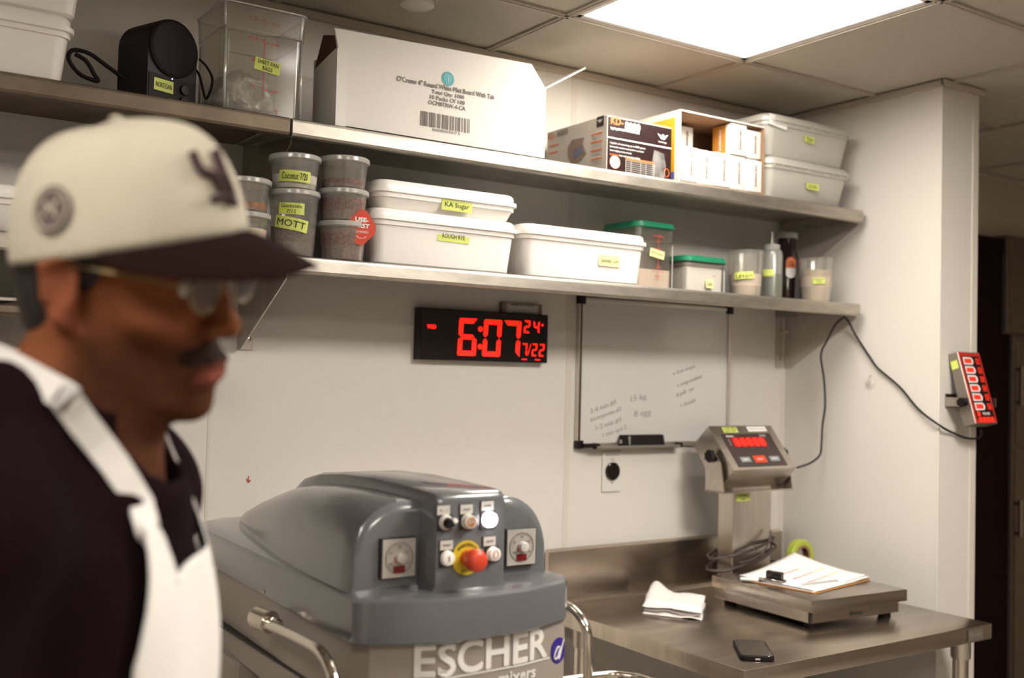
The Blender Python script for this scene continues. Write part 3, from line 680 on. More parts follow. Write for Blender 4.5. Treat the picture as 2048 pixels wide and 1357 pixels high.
for z, a, b_ in ((2.118, '2L', '2qt'), (2.172, '4L', '4qt'), (2.216, '5.5L', '6qt'), (2.258, '7.5L', '8qt')):
    text(a, fm, .011 if len(a) == 2 else .022, .007, 'red_ink', t, u0=-.022 if len(a) == 2 else -.024, v0=z+.002); text(b_, fm, .019, .009, 'red_ink', t, u0=.024, v0=z-.003)
text('T', fm, .008, .010, 'red_ink', t, u0=.030, v0=2.072)
tape(t, plane_map(P(535, 133, y=yf-.0008), (.99, 0, -.12), (.12, 0, .99)), .056, .026, 'SHEET PAN\nBAGS', th=.8)
bag = thing('plastic_bag', 'crumpled clear plastic bags inside the tall measuring container', 'bag', (.775, 2.2, ZT+.01))
bm = B(); bmesh.ops.create_icosphere(bm, subdivisions=5, radius=1)
from mathutils import noise as nz
for v in bm.verts:
    p = v.co.copy(); f = 1+.16*nz.noise(p*2.2)+.14*abs(nz.noise(p*5.0+Vector((3, 1, 2))))-.06*abs(nz.noise(p*11))
    v.co = Vector((.771+p.x*.066*f, 2.2+p.y*.062*f, max(ZT+.011, 2.108+p.z*.055*f)))
    dh = math.hypot(v.co.x-.775, v.co.z-2.118); v.co.y += .03*math.exp(-(dh/.02)**2)
obj('bag_film', bm, 'bag', bag, smooth=True)
bm = B(); bmesh.ops.create_icosphere(bm, subdivisions=4, radius=1)
for v in bm.verts:
    p = v.co.copy(); f = 1+.3*nz.noise(p*3.3)+.25*abs(nz.noise(p*7))
    v.co = Vector((.765+p.x*.05*f, 2.21+p.y*.045*f, max(ZT+.013, 2.098+p.z*.04*f)))
obj('bag_fold', bm, 'bag', bag, smooth=True)

# big white carton
x0, x1, y0, y1 = .945, 1.497, 2.100, 2.225; zb = 2.230
t = thing('carton', 'large white cardboard carton with open flaps and a barcode, on the upper shelf', 'carton', ((x0+x1)/2, (y0+y1)/2, ZT))
c = B(); w_ = .004
box(c, (x0, y0, ZT+.001), (x1, y0+w_, zb)); box(c, (x0, y1-w_, ZT+.001), (x1, y1, zb)); box(c, (x0, y0+w_, ZT+.001), (x0+w_, y1-w_, zb)); box(c, (x1-w_, y0+w_, ZT+.001), (x1, y1-w_, zb)); box(c, (x0, y0, ZT+.0005), (x1, y1, ZT+.004))
obj('carton_body', c, 'card_white', t)
zf = 2.279
obj('flap', prism(B(), [(x0+.002, y0-.0002, zb-.001), (x1, y0-.0002, zb-.001), (x1, y0-.0002, zb+.003), (1.452, y0-.0002, zf+.008), (x0-.008, y0-.0002, zf-.008)], (0, .004, 0)), 'card_white', t)
obj('flap', prism(B(), [(x0+.0, y0+.012, zb), (x0, y1-.004, zb-.020), (x0-.001, 2.176, 2.276), (x0-.001, 2.122, 2.262)], (.004, 0, 0)), 'kraft_dark', t, label='brown inner face of the left flap')
obj('flap', prism(B(), [(x1, y0+.02, zb+.002), (x1, y1-.004, zb+.002), (1.700, y1+.03, 2.345), (1.690, y1-.03, 2.340)], (0, .0, .004)), 'card_white', t)
obj('flap', prism(B(), [(x0+.02, y1-.004, zb), (x1-.02, y1-.004, zb), (x1-.05, y1-.06, zb+.03), (x0+.05, y1-.06, zb+.03)], (0, 0, .004)), 'card_white', t)
obj('edge_tape', box(B(), (x0-.0006, y0-.0006, ZT+.002), (x0+.024, y0+.0002, zb-.004)), mat('clear_packing_tape', (.80, .78, .72), .45), t)
fm = lambda px: plane_map(P(*px, y=y0-.0003), (1, 0, 0), (0, 0, 1))
text("O'Creme 4\" Round White Mini Board With Tab", fm((894, 176)), .258, .0115, 'ink_grey', t, bold=.012)
text('Total Qty: 1000', fm((896, 190)), .086, .011, 'ink_grey', t, bold=.012); text('10 Packs Of 100', fm((895, 200)), .092, .0095, 'ink_grey', t, bold=.012); text('OCMBTRW-4-CA', fm((894, 211)), .098, .0095, 'ink_grey', t, bold=.012)
f = fm((896, 158)); d_ = B(); disc(d_, f, .0125); 
for k in range(22): a = 2*PI*k/22; disc(d_, f, .0018, u0=.0150*math.cos(a), v0=.0150*math.sin(a), n=8)
obj('round_logo', d_, 'teal', t); text('I', f, .002, .014, 'card_white', t, d0=.0012)
f = fm((893, 245)); d_ = B(); rnd = random.Random(7); u = -.068
while u < .066:
    wb_ = rnd.choice((.0012, .0012, .002, .0036)); patch(d_, f, wb_, .033, u0=u+wb_/2); u += wb_+rnd.choice((.0012, .002, .003, .0045))
obj('barcode', d_, 'ink_grey', t); text('860385015317 5', f, .072, .006, 'ink_grey', t, v0=-.0215)

# scale box
x0, x1, y0, y1 = 1.690, 1.908, 2.100, 2.360; zt = 2.2005
t = thing('scale_box', 'black and grey kitchen scale box on the upper shelf, right of the carton', 'box', ((x0+x1)/2, (y0+y1)/2, ZT))
obj('box_body', box(B(), (x0, y0, ZT+.001), (x1, y1, zt), .001), 'boxgrey', t)
obj('front_print', box(B(), (x0+.002, y0-.0006, ZT+.002), (x1, y0, zt-.001)), 'boxblack', t)
F_ = lambda px: plane_map(P(*px, y=y0-.0008), (1, 0, 0), (0, 0, 1))
text('KD-', F_((1234, 243)), .040, .018, 'orange', t, bold=.03); text('8000', F_((1265, 254)), .050, .019, 'white_print', t, bold=.03)
text('8kg X 1g CAPACITY KITCHEN SCALE', F_((1250, 262)), .096, .0075, 'white_print', t, bold=.02)
ln = B(); box(ln, (x0+.001, y0-.0012, 2.1425), (x1, y0-.0006, 2.1455)); box(ln, (x0+.001, y0-.0012, zt-.004), (x1, y0-.0006, zt-.003)); obj('white_rule', ln, 'white_print', t)
for k, s in enumerate(('Capable of measuring up to 8000 grams', 'Removable stainless steel platform and bowl', 'Seven weighing modes and units')):
    text(s, plane_map((x0+.009+(.118, .112, .072)[k]/2, y0-.0008, 2.1305-k*.0095), (1, 0, 0), (0, 0, 1)), (.118, .112, .072)[k], .006, 'white_print', t)
text('Included:', plane_map((x0+.009+.014, y0-.0008, 2.102), (1, 0, 0), (0, 0, 1)), .028, .006, 'orange', t); text('baker math percentage weighing', plane_map((x0+.009+.066, y0-.0008, 2.1015), (1, 0, 0), (0, 0, 1)), .070, .006, 'white_print', t)
f = plane_map((x0+.026, y0-.0006, 2.083), (1, 0, 0), (0, 0, 1)); d_ = B(); disc(d_, f, .0165); obj('round_badge', d_, 'white_print', t)
d_ = B(); disc(d_, f, .0165, d0=.0011); obj('badge_ring', tube(B(), [f(.0165*math.cos(2*PI*k/28), .0165*math.sin(2*PI*k/28), .001) for k in range(28)], .0009, 4, closed=True), 'orange', t); d_.free()
text('BEST\nSCALE', f, .017, .012, 'ink_grey', t, d0=.0014)
f = plane_map((x0+.110, y0-.0006, 2.083), (1, 0, 0), (0, 0, 1)); d_ = B(); patch(d_, f, .098, .005, v0=.014); obj('table_head', d_, 'orange', t)
d_ = B()
for k in range(7): patch(d_, f, .098, .0009, v0=.009-k*.005)
for u in (-.0485, -.03, .002, .02, .0485): patch(d_, f, .0009, .032, u0=u, v0=-.006, d0=.0012)
obj('print_table', d_, 'greylabel', t)
f = plane_map((x0+.172, y0-.0004, 2.092), (1, 0, 0), (0, 0, 1)); d_ = B(); poly(d_, f, [(-.022, -.03), (.024, -.03), (.028, .0), (.020, .034), (-.014, .040), (-.020, .01)]); obj('bag_picture', d_, mat('grey_picture', (.20, .19, .18), .5, col2=(.05, .045, .04), vscale=30), t)
f = plane_map((x0+.202, y0-.0006, 2.077), (1, 0, 0), (0, 0, 1)); obj('seal_mark', tube(B(), [f(.0085*math.cos(2*PI*k/20), .0105*math.sin(2*PI*k/20), .0012) for k in range(20)], .0008, 4, closed=True), 'orange', t)
def wings(fm, s, m, parent):
    d_ = B()
    for sg in (-1, 1):
        for k in range(3): poly(d_, fm, [(sg*u*s, v*s) for u, v in ((.15, .10-k*.14), (1.0-k*.22, .42-k*.25), (.85-k*.22, .20-k*.25), (.2, -.08-k*.14))][::sg], d0=.0012+.0002*k)
    poly(d_, fm, [(u*s, v*s) for u, v in ((-.3, -.4), (-.12, .45), (0, .1), (.12, .45), (.3, -.4), (.1, -.1), (0, -.5), (-.1, -.1))], d0=.002)
    obj('winged_logo', d_, m, parent)
wings(plane_map((x0+.186, y0-.0006, 2.170), (1, 0, 0), (0, 0, 1)), .018, 'white_print', t)
text('MyWeigh', plane_map((x0+.186, y0-.0008, 2.1555), (1, 0, 0), (0, 0, 1)), .028, .005, 'white_print', t)
# left side print
S_ = lambda px: plane_map(P(*px, x=x0-.0003), (0, -1, 0), (0, 0, 1))
text('KD-', S_((1104, 273)), .034, .016, 'orange', t); text('8000', S_((1125, 266)), .048, .016, 'ink_grey', t)
obj('corner_badge', patch(B(), S_((1201, 243)), .028, .026), 'boxblack', t); wings(S_((1201, 242)), .011, 'greylabel', t)
for px in ((1194, 268), (1193, 284), (1193, 301), (1193, 318)):
    obj('orange_rule', patch(B(), S_(px), .046, .0042), 'orange', t); q = B(); f = S_(px)
    for k in range(2): patch(q, f, .040-.01*k, .0012, v0=-.006-.004*k)
    obj('print_lines', q, 'greylabel', t)
for px in ((1108, 291), (1107, 306)): obj('orange_rule', patch(B(), S_(px), .040, .004), 'orange', t)
f = S_((1152, 302)); d_ = B(); poly(d_, f, [(-.036, .014), (-.018, .032), (.034, .030), (.028, .016), (.044, -.014), (.020, -.030), (-.018, -.034), (-.034, -.012)]); obj('scale_picture', d_, mat('brown_picture', (.30, .20, .15), .5, var=.2), t)
d_ = B(); poly(d_, f, [(-.012, .002), (.026, .010), (.034, -.010), (-.006, -.022)], d0=.0012); obj('display_picture', d_, mat('blue_grey_picture', (.16, .16, .24), .4), t)

# open carton of yeast packs
x0, x1, y0, y1, zt = 1.942, 2.266, 2.105, 2.285, 2.256
t = thing('open_carton', 'open carton on its side with a yellow panel, full of small white packs', 'carton', ((x0+x1)/2, (y0+y1)/2, ZT))
w_ = .004; kb = B()
box(kb, (x0+.0006, y0, ZT+.0006), (x1, y1, ZT+.0046)); box(kb, (x0+.0006, y0, zt-w_), (x1, y1, zt)); box(kb, (x0+.0006, y0, ZT+.0046), (x0+w_, y1, zt-w_)); box(kb, (x1-w_, y0, ZT+.0046), (x1, y1, zt-w_)); box(kb, (x0+w_, y1-w_, ZT+.0046), (x1-w_, y1, zt-w_))
obj('carton_body', kb, 'kraft', t)
sd_ = B(); box(sd_, (x0-.0004, y0, ZT+.001), (x0+.0006, y1, zt)); obj('white_side', sd_, 'card_white', t)
sd_ = B(); box(sd_, (x0-.001, y0+.018, ZT+.030), (x0-.0004, y1-.012, zt-.018)); obj('yellow_panel', sd_, 'yellow', t)
sd_ = B(); box(sd_, (x0-.001, y0+.018, ZT+.010), (x0-.0004, y1-.012, ZT+.030)); obj('blue_panel', sd_, 'blue', t)
obj('cut_edge', box(box(B(), (x0, y0-.0008, zt-.0035), (x1, y0, zt)), (x0, y0-.0008, ZT+.001), (x0+.0035, y0, zt-.0035)), 'card_white', t)
M['packtext'] = mat('brown_pack_print', (.16, .045, .01), .6); M['packpaper'] = mat('pack_paper', (.70, .67, .63), .7)
def pack(label, a, b_, tilt=0, m='packpaper'):
    k = thing('yeast_pack', label, 'pack', ((a[0]+b_[0])/2, (a[1]+b_[1])/2, a[2]), group='small white yeast packs in the open carton')
    bm = B(); box(bm, a, b_, .003); 
    for v in bm.verts: v.co += Vector((.0012*nz.noise(v.co*60), .0012*nz.noise(v.co*55+Vector((5, 0, 0))), 0))
    obj('pack_body', bm, m, k, smooth=40)
    f = plane_map(((a[0]+b_[0])/2+.004, a[1]-.0022, (a[2]+b_[2])/2), (0, 0, -1), (1, 0, 0))
    text('saf-instant', f, (b_[2]-a[2])*.66, .0085, 'packtext', k, bold=.01)
    return k
nm = ['bottom row at the left edge', 'bottom row, second from the left', 'bottom row, in the middle', 'bottom row, second from the right', 'bottom row at the right edge']
xs = [1.950, 2.010, 2.072, 2.134, 2.196]
for k, x in enumerate(xs):
    pack('small white yeast pack, '+nm[k], (x+.001, y0-.002+.004*(k % 2), ZT+.0052), (x+.060, y0+.070, ZT+.099-.003*(k == 4)))
pack('small white yeast pack, upper row at the right edge', (2.199, y0+.003, ZT+.102), (2.257, y0+.072, ZT+.180))
pk = pack('small white yeast pack with an orange side, upper row', (2.134, y0-.001, ZT+.102), (2.195, y0+.072, ZT+.188))
obj('orange_side', box(B(), (2.1334, y0+.020, ZT+.104), (2.134, y0+.071, ZT+.186)), 'gold', pk); text('instant', plane_map((2.1332, y0+.040, ZT+.145), (0, 0, -1), (0, -1, 0)), .06, .010, 'white_print', pk)
pack('small white yeast pack at the back left of the carton', (1.955, y0+.085, ZT+.102), (2.010, y0+.165, ZT+.186)); pack('small white yeast pack at the back, second from the left', (2.016, y0+.085, ZT+.102), (2.072, y0+.165, ZT+.180))
# ================================================================== WALL THINGS
# digital clock
a, b_ = P(840, 615, y=D-.03), P(1093, 727, y=D-.03)
x0, x1, z0, z1 = a.x, P(1096, 660, y=D-.03).x, b_.z, a.z
t = thing('digital_clock', 'black wall clock with large red digits reading 6:07', 'clock', ((x0+x1)/2, D, z0))
tl = .0
obj('clock_case', box(B(), (x0, D-.030, z0), (x1, D-.001, z1), .0015), 'black', t)
obj('clock_face', box(B(), (x0+.004, D-.0312, z0+.003), (x1-.003, D-.030, z1-.003)), 'blackgloss', t)
W, Hc = x1-x0, z1-z0
def seg7(parent, ch, cx, cz, w, h, th, slant=.05, sub='digit'):
    on = {'0': 'abcdef', '1': 'bc', '2': 'abged', '3': 'abgcd', '4': 'fgbc', '5': 'afgcd', '6': 'afedcg', '7': 'abc', '8': 'abcdefg', '9': 'abcdfg'}[ch]
    g = th*.12; hw, hh = w/2, h/2
    S = {'a': [(-hw+g, hh), (hw-g, hh), (hw-th, hh-th), (-hw+th, hh-th)], 'd': [(-hw+g, -hh), (-hw+th, -hh+th), (hw-th, -hh+th), (hw-g, -hh)],
         'g': [(-hw+th*.6, 0), (-hw+th, th/2), (hw-th, th/2), (hw-th*.6, 0), (hw-th, -th/2), (-hw+th, -th/2)],
         'f': [(-hw, hh-g), (-hw+th, hh-th-g), (-hw+th, th*.5+g), (-hw+th*.5, g), (-hw, th*.4+g)], 'b': [(hw, hh-g), (hw, th*.4+g), (hw-th*.5, g), (hw-th, th*.5+g), (hw-th, hh-th-g)],
         'e': [(-hw, -hh+g), (-hw, -th*.4-g), (-hw+th*.5, -g), (-hw+th, -th*.5-g), (-hw+th, -hh+th+g)], 'c': [(hw, -hh+g), (hw-th, -hh+th+g), (hw-th, -th*.5-g), (hw-th*.5, -g), (hw, -th*.4-g)]}
    fm = plane_map((cx, D-.0312, cz), (1, 0, 0), (slant, 0, 1)); bm = B()
    for k in on: poly(bm, fm, S[k], .0008, .0002)
    bmesh.ops.recalc_face_normals(bm, faces=bm.faces); return obj(sub, bm, 'led', parent)
def cw(fx, fy): return x0+W*fx, z1-Hc*fy       # fractions of the clock face
for ch, fx in (('6', .355), ('0', .545), ('7', .700)):
    cx, cz = cw(fx, .53); seg7(t, ch, cx, cz, W*.140, Hc*.74, W*.033)
for fy in (.36, .71):
    cx, cz = cw(.452, fy); obj('colon_dot', disc(B(), plane_map((cx, D-.0312, cz), (1, 0, 0), (0, 0, 1)), .007), 'led', t)
for ch, fx in (('2', .823), ('4', .900)): cx, cz = cw(fx, .265); seg7(t, ch, cx, cz, W*.050, Hc*.26, W*.013)
cx, cz = cw(.950, .19); obj('degree_dot', disc(B(), plane_map((cx, D-.0312, cz-.003), (1, 0, 0), (0, 0, 1)), .0035), 'led', t)
for ch, fx in (('7', .806), ('2', .888), ('2', .948)): cx, cz = cw(fx, .735); seg7(t, ch, cx, cz, W*.042, Hc*.26, W*.011)
cx, cz = cw(.845, .735); obj('slash', poly(B(), plane_map((cx, D-.0312, cz), (1, 0, 0), (.3, 0, 1)), [(-.001, -.016), (.001, -.016), (.001, .016), (-.001, .016)]), 'led', t)
for fx in (.806, .915): cx, cz = cw(fx, .935); obj('underline', patch(B(), plane_map((cx, D-.0312, cz), (1, 0, 0), (0, 0, 1)), .017, .003), 'led', t)
cx, cz = cw(.085, .36); text('WED', plane_map((cx, D-.0312, cz), (1, 0, 0), (0, 0, 1)), .026, .010, 'led', t, bold=.04)
# printed strip gauge above the clock
a, b_ = P(1004, 606, y=D-.012), P(1082, 632, y=D-.012)
t = thing('strip_gauge', 'grey printed strip gauge with dark ends, above the right end of the clock', 'gauge', ((a.x+b_.x)/2, D, b_.z))
obj('gauge_body', box(B(), (a.x+.012, D-.014, b_.z), (b_.x-.010, D-.001, a.z), .001), 'greylabel', t)
for u0, u1 in ((a.x-.002, a.x+.013), (b_.x-.011, b_.x)): obj('end_cap', box(B(), (u0, D-.018, b_.z), (u1, D-.001, a.z+.002), .002), 'disp', t)
f = plane_map(((a.x+b_.x)/2, D-.0142, (a.z+b_.z)/2), (1, 0, 0), (0, 0, 1)); text('40 80 12 16 20 24\n------------\n30 60 90 12 15', f, .075, .030, 'ink', t)
# whiteboard
x0, x1, z0, z1 = P(1156, 700, y=D-.01).x, P(1461, 700, y=D-.01).x, P(1150, 897, y=D-.01).z, P(1156, 594, y=D-.01).z
t = thing('whiteboard', 'framed whiteboard with faint handwritten notes', 'whiteboard', ((x0+x1)/2, D, z0))
obj('board_panel', box(B(), (x0+.006, D-.008, z0+.004), (x1-.006, D-.001, z1-.004)), 'board', t)
for n_, a, b_ in (('frame_bar', (x0+.004, z1-.010), (x1-.004, z1)), ('frame_bar', (x1-.012, z0), (x1, z1)), ('frame_bar', (x0, z0), (x1, z0+.014))):
    obj(n_, box(B(), (a[0], D-.014, a[1]), (b_[0], D-.001, b_[1]), .0015), 'alu', t)
obj('frame_bar', box(box(B(), (x0, D-.015, z0+.01), (x0+.004, D-.001, z1-.01), .001), (x0+.010, D-.013, z0+.01), (x0+.014, D-.001, z1-.01), .001), 'alu', t)
obj('dark_channel', box(B(), (x0+.003, D-.0145, z0+.01), (x0+.0105, D-.002, z1-.01)), mat('brown_channel', (.07, .035, .025), .5), t)
for cx, cz in ((x0+.008, z1-.008), (x1-.008, z1-.008), (x0+.010, z0+.010), (x1-.010, z0+.010)):
    obj('corner_clip', box(B(), (cx-.012, D-.019, cz-.012), (cx+.012, D-.001, cz+.012), .003), 'black', t)
tx0, tx1 = P(1190, 900, y=D-.03).x, P(1358, 895, y=D-.03).x
obj('pen_tray', prism(B(), [(tx0, D-.014, z0+.004), (tx0, D-.036, z0+.002), (tx0, D-.038, z0+.006), (tx0, D-.040, z0+.006), (tx0, D-.040, z0-.001), (tx0, D-.014, z0-.001)], (tx1-tx0, 0, 0)), 'alu', t)
obj('tray_end', box(B(), (tx1-.002, D-.042, z0-.002), (tx1+.004, D-.014, z0+.012), .001), 'black', t)
def note(s, px, w, h, rot, m='ink_soft', sh=.1):
    text(s, plane_map(P(*px, y=D-.0082), (1, 0, 0), (0, 0, 1)), w, h, m, t, rot=rot, shear=sh)
note('3-4 min #1', (1206, 814), .098, .016, .30); note('15 kg', (1277, 797), .062, .022, .16)
note('incorporate #2', (1212, 830), .118, .017, .28); note('8 egg', (1285, 828), .068, .024, .10)
note('1-2 min #3', (1217, 848), .098, .016, .26); note('1 min spd 2', (1229, 864), .092, .016, .26)
note('o final shape', (1368, 741), .094, .015, .28); note('o seng cookies', (1379, 763), .108, .015, .30); note('# pull  rye', (1370, 785), .076, .015, .30); note('= levain', (1375, 806), .066, .014, .30)
# eraser and marker in the tray
ex0, ex1 = P(1247, 890, y=D-.04).x, P(1330, 888, y=D-.04).x
t = thing('board_eraser', 'black felt eraser standing in the whiteboard tray', 'eraser', ((ex0+ex1)/2, D-.035, z0+.0045))
pr = [(D-.040, z0+.0045), (D-.016, z0+.0045), (D-.016, z0+.036), (D-.032, z0+.036)]
bm = B(); prism(bm, [(ex0+.004, y, z) for y, z in pr], (ex1-ex0-.004, 0, 0)); 
obj('eraser_body', bm, 'black', t)
obj('eraser_side', box(B(), (ex0, D-.038, z0+.006), (ex0+.004, D-.018, z0+.030), .002), 'rubber', t); obj('eraser_tag', box(B(), (ex0-.0006, D-.034, z0+.012), (ex0, D-.022, z0+.023)), 'greylabel', t)
obj('eraser_edge', box(B(), (ex0+.022, D-.0415, z0+.008), (ex0+.0245, D-.034, z0+.033)), 'greylabel', t)
c = P(1183, 897, y=D-.035); t = thing('marker_pen', 'short black marker lying at the left end of the whiteboard tray', 'pen', (c.x, c.y, z0+.0))
obj('pen_body', lathe(B(), (c.x-.024, D-.030, z0+.0075), [(.004, 0), (.0065, .002), (.0065, .030), (.0075, .031), (.0075, .052), (.005, .056), (0, .056)], 16, (1, 0, 0)), 'black', t, smooth=40)
obj('pen_clip', box(B(), (c.x+.004, D-.0395, z0-.002), (c.x+.030, D-.0365, z0+.002)), 'black', t)
# power outlet
c = P(1224, 943, y=D-.006); t = thing('power_outlet', 'white wall plate with a round black socket below the whiteboard', 'outlet', (c.x, D, c.z-.058))
obj('wall_plate', box(B(), (c.x-.036, D-.006, c.z-.060), (c.x+.034, D-.0005, c.z+.056), .002), 'outlet', t)
obj('socket', lathe(B(), (c.x, D-.005, c.z), [(.0255, 0), (.0255, .007), (.023, .009), (0, .008)], 36, (0, -1, 0)), 'blackgloss', t, smooth=35)
f = plane_map((c.x, D-.0132, c.z), (1, 0, 0), (0, 0, 1))
for u, v, w_, h_ in ((-.009, .006, .010, .003), (.009, .006, .010, .003), (.003, -.006, .006, .006), (.003, -.014, .005, .004)): obj('slot', patch(B(), f, w_, h_, u0=u, v0=v), mat('slot_black', (.002, .001, .001), .9), t)
for dz in (-.034, .034): obj('screw', lathe(B(), (c.x, D-.006, c.z+dz), [(.003, 0), (.003, .001), (0, .0012)], 10, (0, -1, 0)), 'alu', t)
text('PP-KTWO7-14', plane_map((c.x, D-.0062, c.z+.047), (1, 0, 0), (0, 0, 1)), .050, .005, 'ink_grey', t)
# small hook on the partition, red mark
h_ = P(1740, 760, x=XR-.004); hk = tube(B(), [h_+Vector((0, .012, -.006)), h_+Vector((-.006, .008, -.014)), h_+Vector((-.007, 0, -.017)), h_+Vector((-.006, -.008, -.014)), h_+Vector((0, -.012, -.006))], .0013, 6, smoothn=4)
tube(hk, [h_+Vector((.003, 0, .014)), h_+Vector((-.003, 0, .0)), h_+Vector((-.006, 0, -.022))], .0013, 6); tag(obj('wall_hook', hk, 'alu', smooth=True), 'small bent metal hook on the bare right partition', 'hook')
h_ = P(1736, 759, x=XR-.001)
c = P(497, 959, y=D-.001); mk = B(); fm = plane_map(c, (1, 0, 0), (0, 0, 1))
poly(mk, fm, [(-.001, .008), (.001, .008), (.001, -.008), (-.001, -.008)]); poly(mk, fm, [(-.006, .001), (-.001, -.008), (.001, -.008), (-.004, .002)]); poly(mk, fm, [(.006, -.003), (.001, -.008), (.0, -.006), (.004, -.001)])
tag(obj('red_arrow_mark', mk, 'red_ink'), 'small red arrow drawn on the wall above the mixer', 'mark')

# ================================================================== WORK TABLE
TZ = .900; tx0, tx1, ty0, ty1 = 1.752, 2.690, 1.659, D-.012
t = thing('work_table', 'stainless steel work table with a backsplash and round legs', 'table', ((tx0+tx1)/2, (ty0+ty1)/2, 0))
tp = B(); box(tp, (tx0, ty0, TZ-.042), (tx1, ty1-.03, TZ), .004, 2)
obj('table_top', tp, 'table', t, smooth=30)
bs = B(); prism(bs, [(tx0, ty1, TZ-.04), (tx0, ty1-.034, TZ-.04), (tx0, ty1-.034, TZ+.0005), (tx0, ty1-.030, TZ+.004), (tx0, ty1-.018, TZ+.010), (tx0, ty1-.016, TZ+.018), (tx0, ty1-.016, TZ+.146), (tx0, ty1, TZ+.152)], (tx1-tx0, 0, 0)); obj('backsplash', bs, 'table', t)
lg = []
for k, (lx_, ly_) in enumerate(((tx0+.050, ty0+.06), (tx1-.050, ty0+.06), (tx0+.055, ty1-.10), (tx1-.050, ty1-.10))):
    l_ = obj('leg', lathe(B(), (lx_, ly_, 0), [(.012, 0), (.016, .01), (.016, .04), (.0205, .045), (.0205, TZ-.043)], 24), 'chrome', t, smooth=35)
    obj('leg_socket', lathe(B(), (lx_, ly_, TZ-.10), [(.024, 0), (.026, .003), (.026, .05), (.030, .056)], 24), 'steelv', l_, smooth=35)
obj('undershelf', box(B(), (tx0+.03, ty0+.04, .25), (tx1-.03, ty1-.07, .285), .004), 'table', t)
f = plane_map((2.612, ty0-.0005, TZ-.021), (1, 0, 0), (0, 0, 1)); pl = obj('rating_plate', patch(B(), f, .066, .030), 'plate', t); text('NSF', f, .018, .012, 'ink_grey', pl, u0=-.018, d0=.0012); text('stainless', f, .026, .008, 'ink_grey', pl, u0=.014, d0=.0012)
# things on it: towel
t = thing('kitchen_towel', 'folded white kitchen towel on the steel table, left of the scale', 'towel', (2.03, 2.15, TZ))
c0, c1, c2 = P(1286, 1226, z=TZ), P(1404, 1240, z=TZ), P(1410, 1212, z=TZ)
ux = (c1-c0); uy = (c2-c1); c0 = c0-uy*.1
def towel(lay, z0, th, inset, seed):
    bm = B(); n, m = 26, 14; top, bot = {}, {}
    for i in range(n+1):
        for j in range(m+1):
            u, v = i/n, j/m
            uu, vv = inset+u*(1-2*inset)+.02*nz.noise((v*3, seed, 0)), v*1.25+inset+.03*nz.noise((u*4, seed+3, 0))
            p = c0+ux*uu+uy*vv
            z = TZ+z0+.008*nz.noise((u*3+seed, v*3, 0))+.022*math.exp(-((u-.12)/.16)**2)*(v**.8)*lay+.004*abs(nz.noise((u*9, v*7, seed)))*lay
            e = min(u, 1-u, v, 1-v)*12; e = min(1, e)**.5
            top[i, j] = bm.verts.new((p.x, p.y, max(z+th*(.15+.85*e), TZ+.003))); bot[i, j] = bm.verts.new((p.x, p.y, max(z, TZ+.0005)))
    for i in range(n):
        for j in range(m):
            bm.faces.new((top[i, j], top[i+1, j], top[i+1, j+1], top[i, j+1])); bm.faces.new((bot[i, j], bot[i, j+1], bot[i+1, j+1], bot[i+1, j]))
    for i in range(n): bm.faces.new((bot[i, 0], bot[i+1, 0], top[i+1, 0], top[i, 0])); bm.faces.new((bot[i+1, m], bot[i, m], top[i, m], top[i+1, m]))
    for j in range(m): bm.faces.new((bot[0, j+1], bot[0, j], top[0, j], top[0, j+1])); bm.faces.new((bot[n, j], bot[n, j+1], top[n, j+1], top[n, j]))
    bmesh.ops.recalc_face_normals(bm, faces=bm.faces); return bm
obj('towel_fold', towel(.4, .0005, .009, .0, 1.0), 'cloth', t, smooth=True); obj('towel_fold', towel(.9, .010, .009, .02, 2.3), 'cloth', t, smooth=True); obj('towel_fold', towel(1.0, .020, .008, .0, 4.1), 'cloth', t, smooth=True)
# phone
q = [P(*p_, z=TZ+.008) for p_ in ((1466, 1280), (1524, 1280), (1547, 1317), (1488, 1325))]
cen = (q[0]+q[1]+q[2]+q[3])/4; dv = ((q[0]-q[3])+(q[1]-q[2])).normalized(); du = Vector((dv.y, -dv.x, 0))
t = thing('phone', 'black smartphone in a rubber case lying face up on the table', 'phone', (cen.x, cen.y, TZ))
bm = B(); rrstack(bm, -.039, .039, -.077, .077, .014, [(0, .003), (.002, .0005), (.005, 0), (.010, .0005), (.0115, .003)]); 
mt = Matrix(((du.x, dv.x, 0, cen.x), (du.y, dv.y, 0, cen.y), (0, 0, 1, TZ+.0003), (0, 0, 0, 1))); bm.transform(mt); obj('phone_case', bm, 'rubber', t, smooth=40)
bm = B(); rrstack(bm, -.0355, .0355, -.0735, .0735, .011, [(.0112, 0), (.0122, .0006)]); bm.transform(mt); obj('screen', bm, 'blackgloss', t, smooth=40)
bm = B(); box(bm, (-.006, -.0775, .003), (.006, -.0765, .0065), .0008); bm.transform(mt); obj('charge_port', bm, 'alu', t)

